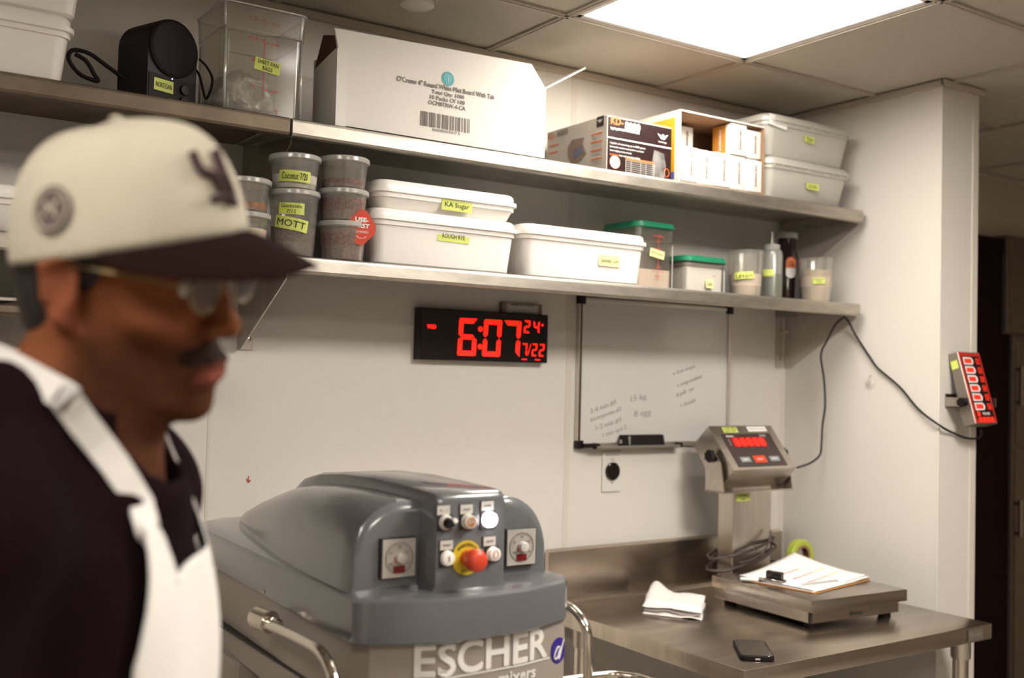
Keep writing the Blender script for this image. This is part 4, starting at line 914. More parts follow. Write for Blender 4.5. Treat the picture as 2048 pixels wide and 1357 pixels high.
# ------------------------------------------------------------------ bench scale
PZ = .976; FL = P(1623, 1203, z=PZ); FL.z = 0; an = math.radians(-3.2); ux = Vector((math.cos(an), math.sin(an), 0)); uy = Vector((-math.sin(an), math.cos(an), 0)); uz = Vector((0, 0, 1))
t = thing('bench_scale', 'stainless bench scale with platform, column and red-lit indicator', 'scale', (2.32, 1.99, TZ))
W_, L_ = .366, .378
ob = lambda a, b, bev=0: obox(B(), FL, ux, uy, uz, a, b, bev)
obj('platform_cover', ob((0, 0, PZ-.032), (W_, L_, PZ), .0025), 'steel', t, smooth=30)
obj('base_frame', ob((.008, .010, PZ-.062), (W_-.022, L_-.006, PZ-.030), .002), 'steel', t)
obj('corner_notch', ob((.006, .008, PZ-.060), (.0125, .016, PZ-.0325)), 'mixdark', t)
for u, v in ((.035, .035), (W_-.05, .035), (.035, L_-.04), (W_-.05, L_-.04)):
    c = FL+ux*u+uy*v; obj('foot', lathe(B(), (c.x, c.y, TZ+.0003), [(.017, 0), (.017, .012), (.008, .014), (.008, .026)], 18), 'rubber', t, smooth=35)
f = plane_map(FL+ux*.176+uy*.0095+uz*(PZ-.048), ux, uz); text('doran', f, .046, .0105, 'ink', t, bold=.01, d0=.0008)
CX0, CX1, CY0, CY1 = 2.304, 2.464, 2.238, 2.300
cl = B(); box(cl, (CX0, CY0, TZ+.03), (CX1, CY1, 1.227), .002); obj('column', cl, 'steelv', t)
obj('column_foot', box(B(), (CX0-.01, CY0-.010, TZ+.028), (CX1+.01, CY1+.01, TZ+.034)), 'steelv', t); obj('column_base', box(B(), (CX0+.01, CY0+.004, TZ+.0005), (CX1-.01, CY1, TZ+.03)), 'steelv', t)
# indicator in its yoke
xl, xr = 2.245, 2.510
A_, B_, E_ = (2.286, 1.398), (2.182, 1.274), (2.350, 1.3375); C_ = (B_[0]+E_[0]-A_[0], B_[1]+E_[1]-A_[1]-.004)
bx = B(); prism(bx, [(xl, *A_), (xl, *B_), (xl, *C_), (xl, *E_)], (xr-xl, 0, 0)); bmesh.ops.bevel(bx, geom=list(bx.edges), offset=.002, segments=2, affect='EDGES'); ind = obj('indicator_box', bx, 'steel', t, smooth=30)
yb = .5*(B_[0]+E_[0]); zk = 1.317
yo = B(); 
box(yo, (xl-.014, 2.204, 1.207), (xr+.010, 2.280, 1.211)); 
prism(yo, [(xl-.014, 2.204, 1.209), (xl-.014, 2.280, 1.209), (xl-.014, 2.280, 1.294), (xl-.014, 2.266, 1.319), (xl-.014, 2.244, 1.319), (xl-.014, 2.220, 1.294)], (.003, 0, 0)); prism(yo, [(xr+.008, 2.204, 1.209), (xr+.008, 2.280, 1.209), (xr+.008, 2.280, 1.294), (xr+.008, 2.266, 1.319), (xr+.008, 2.244, 1.319), (xr+.008, 2.220, 1.294)], (.003, 0, 0))
obj('yoke', yo, 'steel', t)
def knob(bm, c, ax, r=.018, h=.016, n=7):
    c = Vector(c); ax = Vector(ax).normalized(); xx = ax.orthogonal().normalized(); yy = ax.cross(xx); rs = []
    for q_, hh in ((.55, 0), (.55, .004), (1, .0045), (1, h-.003), (.9, h)):
        rs.append([c+ax*hh+(xx*math.cos(2*PI*k/56)+yy*math.sin(2*PI*k/56))*r*q_*(1+.09*math.cos(n*2*PI*k/56)*(q_ > .6)) for k in range(56)])
    return rings(bm, rs)
obj('knob', knob(B(), (xl-.014, 2.254, 1.312), (-1, 0, 0)), 'black', t, smooth=40); obj('knob', knob(B(), (xr+.011, 2.254, 1.312), (1, 0, 0)), 'black', t, smooth=40)
dvn = Vector((0, A_[0]-B_[0], A_[1]-B_[1])); fl = dvn.length; dvn.normalize(); cc = Vector(((xl+xr)/2, (A_[0]+B_[0])/2, (A_[1]+B_[1])/2)); fm = plane_map(cc, (1, 0, 0), dvn)
kp = obj('key_panel', patch(B(), fm, .206, .118, v0=-.010), mat('panel_brown', (.045, .028, .026), .3), t)
obj('led_window', patch(B(), fm, .140, .034, u0=-.004, v0=.018, d0=.0012), mat('led_window', (.10, .005, .004), .2, emit=(1, .02, .01), es=.25), kp)
for k, s in enumerate('88888'):
    text(s, fm, .021, .027, 'led', kp, u0=-.056+k*.0265, v0=.018, d0=.0020, bold=.03)
for u, m_ in ((-.060, 'keygrey'), (0, 'stopred'), (.062, 'keygrey')):
    kk = obj('key', patch(B(), fm, .040 if u else .050, .017 if u else .024, u0=u, v0=-.044, d0=.0012), m_, kp)
    text('ZERO' if u < 0 else 'ON/OFF' if u == 0 else 'PRINT', fm, .024, .006, 'white_print', kk, u0=u, v0=-.044, d0=.0022)
text('doran', fm, .030, .007, 'white_print', kp, u0=-.072, v0=.041, d0=.0012, bold=.02); text('7000XL', fm, .028, .006, 'white_print', kp, u0=.066, v0=.041, d0=.0012)
for v in (.010, .018, .026): obj('pilot_dot', disc(B(), fm, .0016, u0=-.085, v0=v, d0=.0012, n=10), 'white_print', kp)
tape(t, lambda u, v, d=0: fm(u-.055, v+.064, d), .060, .020, 'Scale 45g\nper unit', th=.8)
sk = obj('white_sticker', patch(B(), fm, .080, .018, u0=.060, v0=.066), 'paper', t); text('Keep dry. Do not press', fm, .066, .006, 'ink_grey', sk, u0=.060, v0=.066, d0=.0012)
tape(t, plane_map(P(1486, 995, y=CY0-.0008), (1, 0, 0), (0, 0, 1)), .056, .023, 'PLAY MUSIC\nnow!', tw=.7, th=.7)
# cord coiled round the column
def cord(name, label, pts, r=.0035, m='cord', sm=6, cat='cord', group=None): return cable(name, label, pts, r, m, cat, sm, group)
yy = CY0-.016; zc = TZ+.132
pts = []
for k in range(52):
    a = k/12*2*PI; s_ = 1+.08*math.sin(k*1.7)
    pts.append(Vector((2.375+.125*s_*math.cos(a), 2.270+.052*s_*math.sin(a), zc-.012+.020*math.sin(a*.37+k*.05)+.028*math.cos(a))))
cord('coiled_cord', 'dark grey cord coiled round the foot of the scale column', pts, .0036)
cord('dangling_cord', 'dark grey cord hanging down the front of the scale column', [P(1541, 1062, y=yy), P(1540, 1080, y=yy-.01), P(1531, 1098, y=yy-.02), P(1518, 1112, y=yy-.02), P(1500, 1122, y=yy-.03), P(1478, 1127, y=yy-.03)], .0034)
cord('wire_tie', 'thin bent wire tie on the coiled cord', [P(1488, 1098, y=yy-.02), P(1497, 1092, y=yy-.03), P(1508, 1092, y=yy-.03), P(1514, 1100, y=yy-.02), P(1506, 1108, y=yy-.02), P(1490, 1110, y=yy-.03), P(1487, 1103, y=yy-.03)], .0012, cat='wire')
# clipboard with papers and clip
c0 = P(1632, 1190, z=PZ); cu_ = Vector((.983, .186, 0)); cv_ = Vector((-.186, .983, 0))
t = thing('clipboard', 'brown clipboard with curled white papers on the scale platform', 'clipboard', (2.38, 2.03, PZ))
bm = B(); rrstack(bm, 0, .312, 0, .236, .014, [(.0004, .0005), (.001, 0), (.003, 0), (.0035, .0005)])
mt = Matrix(((cu_.x, cv_.x, 0, c0.x), (cu_.y, cv_.y, 0, c0.y), (0, 0, 1, PZ), (0, 0, 0, 1))); bm.transform(mt); obj('board', bm, 'clipboard', t, smooth=40)
def sheet(u0, u1, v0, v1, z0, lift, seed, n=20, m=14):
    def zf(u, v):
        a, b_ = (u-u0)/(u1-u0), (v-v0)/(v1-v0)
        return z0+lift*(b_**1.6)*(.12+.88*a**1.7)+lift*.18*(a**3)*(1-b_)+.002*nz.noise((a*4, b_*3, seed))*(a*.7+.3)
    bm = B(); g = {}
    for i in range(n+1):
        for j in range(m+1):
            u, v = u0+(u1-u0)*i/n, v0+(v1-v0)*j/m; g[i, j] = bm.verts.new(c0+cu_*u+cv_*v+Vector((0, 0, max(zf(u, v), z0))))
    for i in range(n):
        for j in range(m): bm.faces.new((g[i, j], g[i+1, j], g[i+1, j+1], g[i, j+1]))
    return bm, zf
zf = None
for k, (a0, a1, b0, b1, lift) in enumerate(((.004, .300, .006, .232, .010), (.010, .306, .004, .236, .022), (.006, .296, .012, .240, .040))):
    bm, zf = sheet(a0, a1, b0, b1, .0045+.0022*k, lift, k*2.1)
    o = obj('paper_sheet', bm, 'paper', t, smooth=True); sm = o.modifiers.new('thick', 'SOLIDIFY'); sm.thickness = .0006; sm.offset = 0
for k, (v0, col_) in enumerate(((.075, 'orange'), (.120, 'orange'), (.165, 'orange'))):
    for (ua, ub, mm) in ((.085, .150, 'red_ink'), (.150, .200, 'orange'), (.200, .262, 'tape')):
        u_ = [ua+(ub-ua)*q/5 for q in range(6)]
        pts = [c0+cu_*u+cv_*(v0+.15*(u-.15)*.2)+Vector((0, 0, zf(u, v0)+.0012)) for u in u_]
        if k == 2 and ub > .22: continue
        o = obj('highlight_line', tube(B(), pts, .0011, 5), mm, t)
q = B()
for r_ in range(13):
    v0 = .05+r_*.0125
    for s_ in range(3):
        ua = .075+s_*.075; u_ = [ua+.05*k/6 for k in range(7)]
        tube(q, [c0+cu_*u+cv_*v0+Vector((0, 0, zf(u, v0)+.0004)) for u in u_], .0004, 4)
obj('typed_lines', q, 'greylabel', t)['kind'] = 'stuff'
cm = c0+cu_*.020+cv_*.135+Vector((0, 0, .012))
cb = B(); obox(cb, cm, cu_, cv_, uz, (-.013, -.028, .0), (.013, .028, .006), .001); obox(cb, cm, cu_, cv_, uz, (-.010, -.024, .006), (.007, .024, .027), .003)
obj('clip_body', cb, 'blackgloss', t)
obj('clip_wire', tube(B(), [cm+cu_*a+cv_*b_+uz*c_ for a, b_, c_ in ((-.012, .030, .004), (-.040, .026, .010), (-.046, .0, .012), (-.040, -.026, .010), (-.012, -.030, .004))], .0016, 8, smoothn=5), 'chrome', t, smooth=True)
c_ = c0+cu_*.05+cv_*.055+Vector((0, 0, .0125))
t = thing('pen', 'thin clear ballpoint pen lying on the clipboard', 'pen', c_); pd = (cu_*.97+cv_*-.24).normalized()
obj('pen_barrel', lathe(B(), c_-pd*.02, [(.001, -.004), (.0035, .006), (.0038, .09), (.0038, .135), (.003, .138)], 10, pd), 'clear_bright', t, smooth=40); obj('pen_refill', lathe(B(), c_-pd*.018, [(.0014, 0), (.0014, .12)], 6, pd), 'blue', t)
c_ = c0+cu_*-.012+cv_*.225+Vector((0, 0, .008)); t = thing('marker_pen', 'white capped marker tucked under the clipboard clip', 'pen', c_); pd = (cu_*.45-cv_*.9).normalized()
obj('pen_barrel', lathe(B(), c_, [(.0045, 0), (.005, .002), (.005, .050)], 12, pd), 'white_bin', t, smooth=40); obj('pen_cap', lathe(B(), c_+pd*.050, [(.0056, 0), (.0056, .035), (.004, .04), (0, .04)], 12, pd), 'black', t, smooth=40)
# tape dispenser
t = thing('tape_dispenser', 'grey tape dispenser with a lime green roll, in the table corner', 'dispenser', (2.60, 2.262, TZ))
rc_ = P(1600, 1112, y=2.262); q_ = rc_.x
pts = [(q_-.125, .9005), (q_+.074, .9005), (q_+.074, .945), (q_+.045, .948), (q_+.02, .935), (q_-.03, .945), (q_-.065, .972), (q_-.125, .985)]
bm = B(); prism(bm, [(x, 2.232, z) for x, z in pts], (0, .012, 0)); prism(bm, [(x, 2.280, z) for x, z in pts], (0, .012, 0)); prism(bm, [(x, 2.232, min(z, .915)) for x, z in pts], (0, .06, 0)); obj('dispenser_body', bm, 'disp', t, smooth=35)
obj('cutter_bar', box(B(), (q_-.125, 2.2325, .950), (q_-.118, 2.2915, .990)), 'steelv', t)
rl = thing('tape_roll', 'lime green roll of tape seated in the grey dispenser', 'tape', (rc_.x, 2.262, rc_.z-.048))
obj('roll', lathe(B(), (rc_.x, 2.249, rc_.z), [(.034, 0), (.048, 0), (.050, .002), (.050, .024), (.048, .026), (.034, .026)], 48, (0, 1, 0), cap=False), 'limetape', rl, smooth=35)
obj('roll_core', lathe(B(), (rc_.x, 2.250, rc_.z), [(.026, 0), (.0342, 0), (.0342, .024), (.026, .024)], 40, (0, 1, 0), cap=False), 'kraft', rl, smooth=35)
# cables from the shelf
YC = 2.20
cord('indicator_cord', 'black cord from under the lower shelf down to the scale indicator', [P(1690, 634, y=2.14), P(1672, 648, y=2.15), P(1655, 680, y=2.19), P(1642, 710, y=2.20), P(1648, 760, y=2.21), P(1650, 812, y=2.21), P(1645, 850, y=2.22), P(1643, 885, y=2.22), P(1640, 910, y=2.22), P(1622, 926, y=2.21), P(1594, 936, y=2.20)], .0032, 'black')
p_ = [P(1688, 634, y=2.14), P(1696, 642, y=2.14), P(1712, 672, x=2.700), P(1740, 715, x=2.702), P(1757, 738, x=2.702), P(1800, 775, x=2.702), P(1838, 820, x=2.702), P(1880, 852, x=2.698)]
p_ += [P(1905, 866, y=YF-.010), P(1930, 876, y=YF-.014), P(1950, 878, y=YF-.03), P(1962, 872, y=YF-.05), P(1962, 858, y=1.775)]
cord('long_cord', 'black cord running from the shelf across the partition to the wall timer', p_, .0032, 'black')
# wall timer on the partition end
xl, xr = 2.752, 2.858; A_, B_ = (1.812, 1.631), (1.752, 1.428); dn = Vector((0, A_[0]-B_[0], A_[1]-B_[1])).normalized(); nn = Vector((0, dn.z, -dn.y)); dep = .040
t = thing('kitchen_timer', 'wall timer with six red channel displays on a bracket at the partition end', 'timer', ((xl+xr)/2, YF, B_[1]-.02))
A3, B3 = Vector((xl, *A_)), Vector((xl, *B_))
bx = B(); prism(bx, [A3, B3, B3+nn*dep, A3+nn*dep*.75], (xr-xl, 0, 0)); bmesh.ops.bevel(bx, geom=list(bx.edges), offset=.0015, segments=1, affect='EDGES'); obj('timer_case', bx, mat('timer_case', (.30, .26, .22), .4, .7), t)
fm = plane_map((A3+B3)/2+Vector(((xr-xl)/2, 0, 0)), (1, 0, 0), dn); fh = (A3-B3).length
kp = obj('timer_face', patch(B(), fm, .102, fh-.006, mi=0), mat('face_red', (.50, .03, .02), .35), t)
obj('face_panel', patch(B(), fm, .086, fh-.026, d0=.0012), 'boxblack', kp)
M['led_window'] = mat('timer_window', (.5, .10, .09), .3, emit=(1, .08, .06), es=.25)
for k in range(6):
    v = .078-k*.0268; tabp = [(-.034, -.011), (.004, -.011), (.011, -.006), (.013, 0), (.011, .006), (.004, .011), (-.034, .011)]
    cb_ = obj('display_tab', poly(B(), fm, [(a-.004, b_+v) for a, b_ in tabp], d0=.002), 'white_print', kp)
    obj('display_window', patch(B(), fm, .034, .014, u0=-.018, v0=v, d0=.0028), 'led_window', kp); text('8888', fm, .029, .011, 'led', kp, u0=-.018, v0=v, d0=.0036, bold=.03)
    kb_ = obj('timer_key', patch(B(), fm, .016, .017, u0=.031, v0=v, d0=.002), 'led_dim', kp); obj('key_inset', patch(B(), fm, .011, .0125, u0=.031, v0=v, d0=.0028), 'boxblack', kb_); text(str(k+1), fm, .0018 if k == 0 else .006, .009, 'led', kb_, u0=.031, v0=v, d0=.0036)
text('VOLUME', fm, .036, .008, 'white_print', kp, u0=.006, v0=-.077, d0=.002)
obj('timer_key', patch(B(), fm, .014, .014, u0=-.030, v0=-.077, d0=.002), 'led_dim', kp)
for k in range(4): obj('timer_key', patch(B(), fm, .014, .015, u0=-.028+k*.019, v0=-.094, d0=.002), 'led_dim', kp)
ff = plane_map(A3+nn*.018-dn*.035-Vector((.0004, 0, 0)), -nn, dn); tape(t, ff, .022, .024, None)
yk = B(); box(yk, (xl-.014, YF-.003, 1.470), (xr+.014, YF-.0005, 1.510)); box(yk, (xl-.014, YF-.075, 1.474), (xl-.011, YF-.002, 1.500)); box(yk, (xr+.011, YF-.075, 1.474), (xr+.014, YF-.002, 1.500)); obj('timer_bracket', yk, 'steelv', t)
obj('knob', knob(B(), (xl-.014, YF-.058, 1.487), (-1, 0, 0), .013, .014), 'black', t, smooth=40); obj('bolt', lathe(B(), (xr+.014, YF-.058, 1.487), [(.005, 0), (.005, .003), (0, .004)], 8, (1, 0, 0)), 'chrome', t)
# steel cabinets in the next room
c1, c2, c3, c4 = P(2015, 470, y=2.49), P(2015, 668, y=2.49), P(2029, 700, y=2.49), P(2033, 732, y=2.48)
t = thing('upright_fridge', 'tall dull steel upright cabinet in the dim room at the right edge', 'fridge', (c3.x+.4, 2.52, 0))
obj('cabinet_body', box(B(), (c3.x, 2.495, .10), (c3.x+.85, 2.552, c2.z-.002), .003), 'fridge', t); obj('cabinet_plinth', box(B(), (c3.x+.03, 2.50, 0), (c3.x+.82, 2.552, .10)), 'black', t)
for z0, z1 in ((.16, 1.28), (1.30, c2.z-.03)): obj('cabinet_door', box(B(), (c3.x+.012, 2.483, z0), (c3.x+.84, 2.496, z1), .003), 'fridge', t)
for a, b_ in ((c4.z, P(2033, 812, y=2.48).z), (P(2030, 1000, y=2.48).z, P(2030, 1075, y=2.48).z)):
    h_ = obj('door_handle', box(B(), (c4.x-.004, 2.455, b_), (c4.x+.012, 2.466, a), .002), 'chrome', t); [obj('handle_post', box(B(), (c4.x, 2.465, zq), (c4.x+.008, 2.484, zq+.01)), 'chrome', h_) for zq in (a-.02, b_+.01)]
t = thing('wall_cabinet', 'dull steel box cabinet mounted above the upright fridge', 'cabinet', (c1.x+.45, 2.52, c2.z)); obj('cabinet_body', box(B(), (c1.x, 2.49, c2.z), (c1.x+.95, 2.555, c1.z), .003), 'fridge', t)
obj('cabinet_door', box(B(), (c1.x+.01, 2.478, c2.z+.01), (c1.x+.94, 2.491, c1.z-.01), .002), 'fridge', t)

# ================================================================== SPIRAL MIXER
t = thing('spiral_mixer', 'grey spiral dough mixer with control panel and white lettering', 'mixer', (.88, 1.85, 0))
MX = .878
def plan(z, ins=0, top=False):
    pts = [(.690, 1.425), (.712, 1.405), (.818, 1.362), (.962, 1.368), (1.060, 1.400), (1.082, 1.425), (1.080, 1.70), (1.065, 2.16), (1.045, 2.27), (.98, 2.33), (.80, 2.33), (.735, 2.28), (.712, 2.18), (.697, 1.70)]
    c = Vector((MX, 1.83)); o = []
    for x, y in pts:
        v = Vector((x, y))-c; L_ = v.length; v *= (L_-ins)/L_; o.append((c.x+v.x, c.y+v.y, z))
    return o
zc, zb_ = 1.205, 1.137
bm = B(); rings(bm, [plan(zb_, .004), plan(zb_+.003, 0), plan(zc-.012, 0), plan(zc-.005, .0018), plan(zc-.001, .006), plan(zc, .011), plan(zc+.004, .040), plan(zc+.006, .08)])
obj('head_collar', bm, 'mixgrey', t, smooth=28)
# hood: two shoulders and a raised ridge, lofted from front to back
def hoodsec(y, x0, x1, zt, n=10, zbase=1.206):
    r = min(.085, (x1-x0)/2-.002, max(.002, zt-zbase-.001)); p = [(x0-.004, y, zbase), (x0, y, zbase+.012)]
    r2 = min(r, zt-zbase-.012)
    for k in range(n+1): a = PI-PI/2*k/n; p.append((x0+r+r*math.cos(a), y, zt-r2+r2*math.sin(a)))
    for k in range(n+1): a = PI/2-PI/2*k/n; p.append((x1-r+r*math.cos(a), y, zt-r2+r2*math.sin(a)))
    return p+[(x1, y, zbase+.012), (x1+.004, y, zbase)]
prof = [(1.452, .712, 1.048, 1.322), (1.455, .705, 1.055, 1.332), (1.462, .702, 1.058, 1.338), (1.50, .703, 1.057, 1.340), (1.60, .708, 1.052, 1.341), (1.70, .716, 1.046, 1.338), (1.80, .726, 1.038, 1.331), (1.90, .738, 1.028, 1.317), (2.00, .752, 1.015, 1.296), (2.08, .765, 1.000, 1.272), (2.15, .780, .985, 1.246), (2.20, .80, .96, 1.224), (2.225, .82, .94, 1.2195)]
bm = B(); rings(bm, [hoodsec(*q) for q in prof])
obj('hood', bm, 'mixgrey', t, smooth=38)
def ridge(y, xw, zt, zb0=1.206):
    x0, x1 = MX-xw, MX+xw-.004; r = .012
    return [(x0-.006, y, zb0), (x0, y, zb0+.01), (x0, y, zt-r), (x0+r*.3, y, zt-r*.3), (x0+r, y, zt), (x1-r, y, zt), (x1-r*.3, y, zt-r*.3), (x1, y, zt-r), (x1, y, zb0+.01), (x1+.006, y, zb0)]
pr = [(1.399, .061, 1.340), (1.4005, .0635, 1.348), (1.405, .0645, 1.354), (1.412, .065, 1.357), (1.50, .065, 1.360), (1.62, .066, 1.361), (1.74, .066, 1.357), (1.84, .064, 1.347), (1.92, .060, 1.331), (1.98, .05, 1.31), (2.03, .04, 1.28)]
bm = B(); rings(bm, [ridge(*q) for q in pr]); obj('control_ridge', bm, 'mixgrey', t, smooth=38)
# body below the collar
BODYF = [(.704, 1.70), (.702, 1.450), (.718, 1.421), (.820, 1.3790), (.960, 1.3840), (1.064, 1.4060), (1.073, 1.45), (1.070, 1.70), (1.055, 2.15), (1.03, 2.26), (.97, 2.31), (.81, 2.31), (.75, 2.26), (.722, 2.17)]
bm = B(); rings(bm, [[(x+(MX-x)*.02, y+(1.83-y)*.01, z) if z < .988 else (x, y, z) for x, y in BODYF] for z in (.985, .99, 1.14)]); obj('head_housing', bm, 'mixbody', t, smooth=28)
obj('seam_groove', box(B(), (.7005, 1.47, 1.038), (.716, 2.19, 1.042)), 'mixdark', t)
hb = B(); box(hb, (.705, 1.95, .10), (1.05, 2.32, .99), .01); obj('column', hb, 'mixbody', t)
obj('base', box(B(), (.66, 1.25, .06), (1.10, 2.33, .14), .02), 'mixbody', t)
for a, b_ in ((.70, 1.30), (1.05, 1.30), (.70, 2.27), (1.05, 2.27)): obj('machine_foot', lathe(B(), (a, b_, 0), [(.03, 0), (.03, .03), (.015, .035), (.015, .07)], 16), 'rubber', t, smooth=35)
bo = B(); bc = (.88, 1.56, .30); prof_ = [(.12, -.10), (.12, .0), (.17, .01), (.215, .10), (.225, .35), (.232, .36), (.232, .375), (.222, .375), (.218, .35), (.208, .11), (.16, .02), (.0, .015)]
obj('bowl', lathe(bo, bc, prof_, 48), 'chrome', t, smooth=35)
sp = [Vector((.88+.07*math.cos(a), 1.50+.07*math.sin(a), .95-.075*a)) for a in [k*.35 for k in range(24)]]; obj('spiral_hook', tube(B(), [Vector((.88, 1.50, 1.0))]+sp, .014, 10), 'chrome', t, smooth=True); obj('breaker_bar', lathe(B(), (.88, 1.62, .36), [(.012, 0), (.018, .02), (.018, .64)], 16), 'chrome', t, smooth=35)
# guard bars, pivots, clear guard with tubular rim
for sx_, px_, y_ in ((-1, .672, 1.70), (1, 1.098, 1.66)):
    pv = obj('guard_pivot', lathe(B(), (px_-.010*(sx_ < 0), y_+.030, 1.120), [(.017, 0), (.0185, .002), (.0185, .046), (.017, .048), (.012, .0485), (.012, .058), (.0, .059)], 28, (0.12, -1, 0)), 'chrome', t, smooth=35)
    obj('pivot_nut', lathe(B(), (px_+.001, y_-.030, 1.120), [(.010, 0), (.010, .006), (.006, .007), (.006, .012), (0, .013)], 6, (0.12, -1, 0)), 'chrome', pv)
    if sx_ < 0: pts = [(px_-.010, y_+.01, 1.116), (px_-.012, 1.62, 1.122), (px_-.022, 1.50, 1.131), (px_-.030, 1.43, 1.135), (px_-.034, 1.388, 1.126), (px_-.035, 1.365, 1.105), (px_-.035, 1.352, 1.07), (px_-.035, 1.348, 1.02)]
    else: pts = [(px_, y_, 1.128), (px_+.004, 1.55, 1.148), (px_+.006, 1.46, 1.148), (px_+.008, 1.425, 1.138), (px_+.010, 1.405, 1.118), (px_+.010, 1.400, 1.09), (px_+.010, 1.398, 1.02)]
    obj('guard_bar', tube(B(), pts, .0085, 12, smoothn=5), 'chrome', t, smooth=True)
rz = 1.018
ringp = [(1.02, 1.47), (1.18, 1.46), (1.222, 1.435), (1.240, 1.38), (1.235, 1.20), (1.20, 1.11), (1.10, 1.06), (.75, 1.06), (.66, 1.10), (.625, 1.20), (.625, 1.33), (.640, 1.348)]
obj('guard_rim', tube(B(), [Vector((x, y, rz)) for x, y in ringp], .007, 10, smoothn=6), 'chrome', t, smooth=True)
gb = B(); sm_ = ringp; va = [gb.verts.new((x, y, rz-.004)) for x, y in sm_]; vb_ = [gb.verts.new((.92+(x-.92)*.94, 1.28+(y-1.28)*.94, rz-.16)) for x, y in sm_]
for k in range(len(sm_)-1): gb.faces.new((va[k], va[k+1], vb_[k+1], vb_[k]))
o = obj('guard_shield', gb, 'clear', t, smooth=True); s_ = o.modifiers.new('thick', 'SOLIDIFY'); s_.thickness = .003
# side screws
for y_ in (1.62, 1.80): obj('screw', lathe(B(), (.703, y_, 1.128+.018), [(.004, 0), (.004, .004), (0, .006)], 8, (-1, 0, 0)), 'chrome', t)
# control panel on the ridge front
PY = 1.3985; F_ = lambda px, y=PY: plane_map(P(*px, y=y), (1, 0, 0), (0, 0, 1))
def lbl(px, s, w=.022, h=.014):
    f = F_(px); o = obj('legend_plate', box(B(), f(-w/2, -h/2, 0), f(w/2, h/2, .002)), 'greylabel', t); obj('plate_edge', box(B(), f(-w/2-.0015, -h/2-.001, -.0005), f(w/2-.001, h/2+.001, .0012)), 'mixdark', o); text(s, f, w*.6, h*.22, 'ink', o, d0=.0025)
def btn(px, m, r=.0105, hh=.007, name='push_button'):
    f = F_(px); c = f(0, 0, 0); o = obj(name, lathe(B(), c, [(r+.0012, 0), (r+.0012, .003), (r, .004), (r, hh), (r-.002, hh+.001), (0, hh+.0012)], 32, (0, -1, 0)), m, t, smooth=35)
    bk = obj('button_housing', box(B(), f(-r-.003, -r-.003, -.001), f(r+.001, r+.001, .002)), 'mixdark', o); return o, f
lbl((886, 1021), '0 - 1'); lbl((932, 1019), 'CYCLE\nSTOP'); lbl((974, 1012), 'POWER'); lbl((892, 1091), 'START'); lbl((978, 1083), 'STOP')
o, f = btn((890, 1045), 'greylabel', name='selector_switch'); obj('selector_knob', lathe(B(), f(0, 0, .008), [(.008, 0), (.0078, .006), (.006, .011), (0, .012)], 20, (0, -1, 0)), 'black', o, smooth=40)
kn = B(); obox(kn, f(0, 0, .014), Vector((.82, 0, .57)), Vector((-.57, 0, .82)), Vector((0, -1, 0)), (-.009, -.003, 0), (.009, .003, .008), .0012); obj('selector_bar', kn, 'black', o); kn = B(); obox(kn, f(0, 0, .014), Vector((.82, 0, .57)), Vector((-.57, 0, .82)), Vector((0, -1, 0)), (.003, -.0032, .001), (.0105, .0032, .0095), .0015); obj('selector_mark', kn, 'white_print', o)
o, f = btn((934, 1043), 'greylabel', hh=.012, name='jack_socket'); obj('socket_core', lathe(B(), f(0, 0, .0125), [(.0075, 0), (.0075, .001), (.006, .0012), (.0, -.001)], 24, (0, -1, 0)), 'gold', o); text('S', f, .005, .008, 'ink', o, d0=.0145)
btn((976, 1039), 'lampwhite', r=.0112, hh=.010, name='pilot_lamp')
o, f = btn((893, 1117), 'white_bin'); text('I', f, .0012, .009, 'ink', o, d0=.0088)
o, f = btn((984, 1108), 'white_bin', r=.0100, hh=.010); obj('stop_mark', tube(B(), [f(.0045*math.cos(2*PI*k/20), .006*math.sin(2*PI*k/20), .0115) for k in range(20)], .0006, 4, closed=True), 'red_ink', o)
f = F_((932, 1116)); ring_ = obj('emergency_ring', disc(B(), f, .0262, t=.002, ry=.0262, n=40), 'stopyellow', t); text('EMERGENCY', lambda u, v, d=0: f(math.sin(u/.020)*(.0205+v), math.cos(u/.020)*(.0205+v), d), .036, .005, 'ink', ring_, d0=.0028); text('STOP', f, .018, .0045, 'ink', ring_, v0=-.0195, d0=.0028)
c = f(0, 0, .002); obj('emergency_stop', lathe(B(), c, [(.012, 0), (.012, .012), (.0155, .016), (.0172, .022), (.0172, .030), (.0155, .0355), (.010, .0385), (0, .0395)], 36, (0, -1, 0)), 'stopred', t, smooth=50)
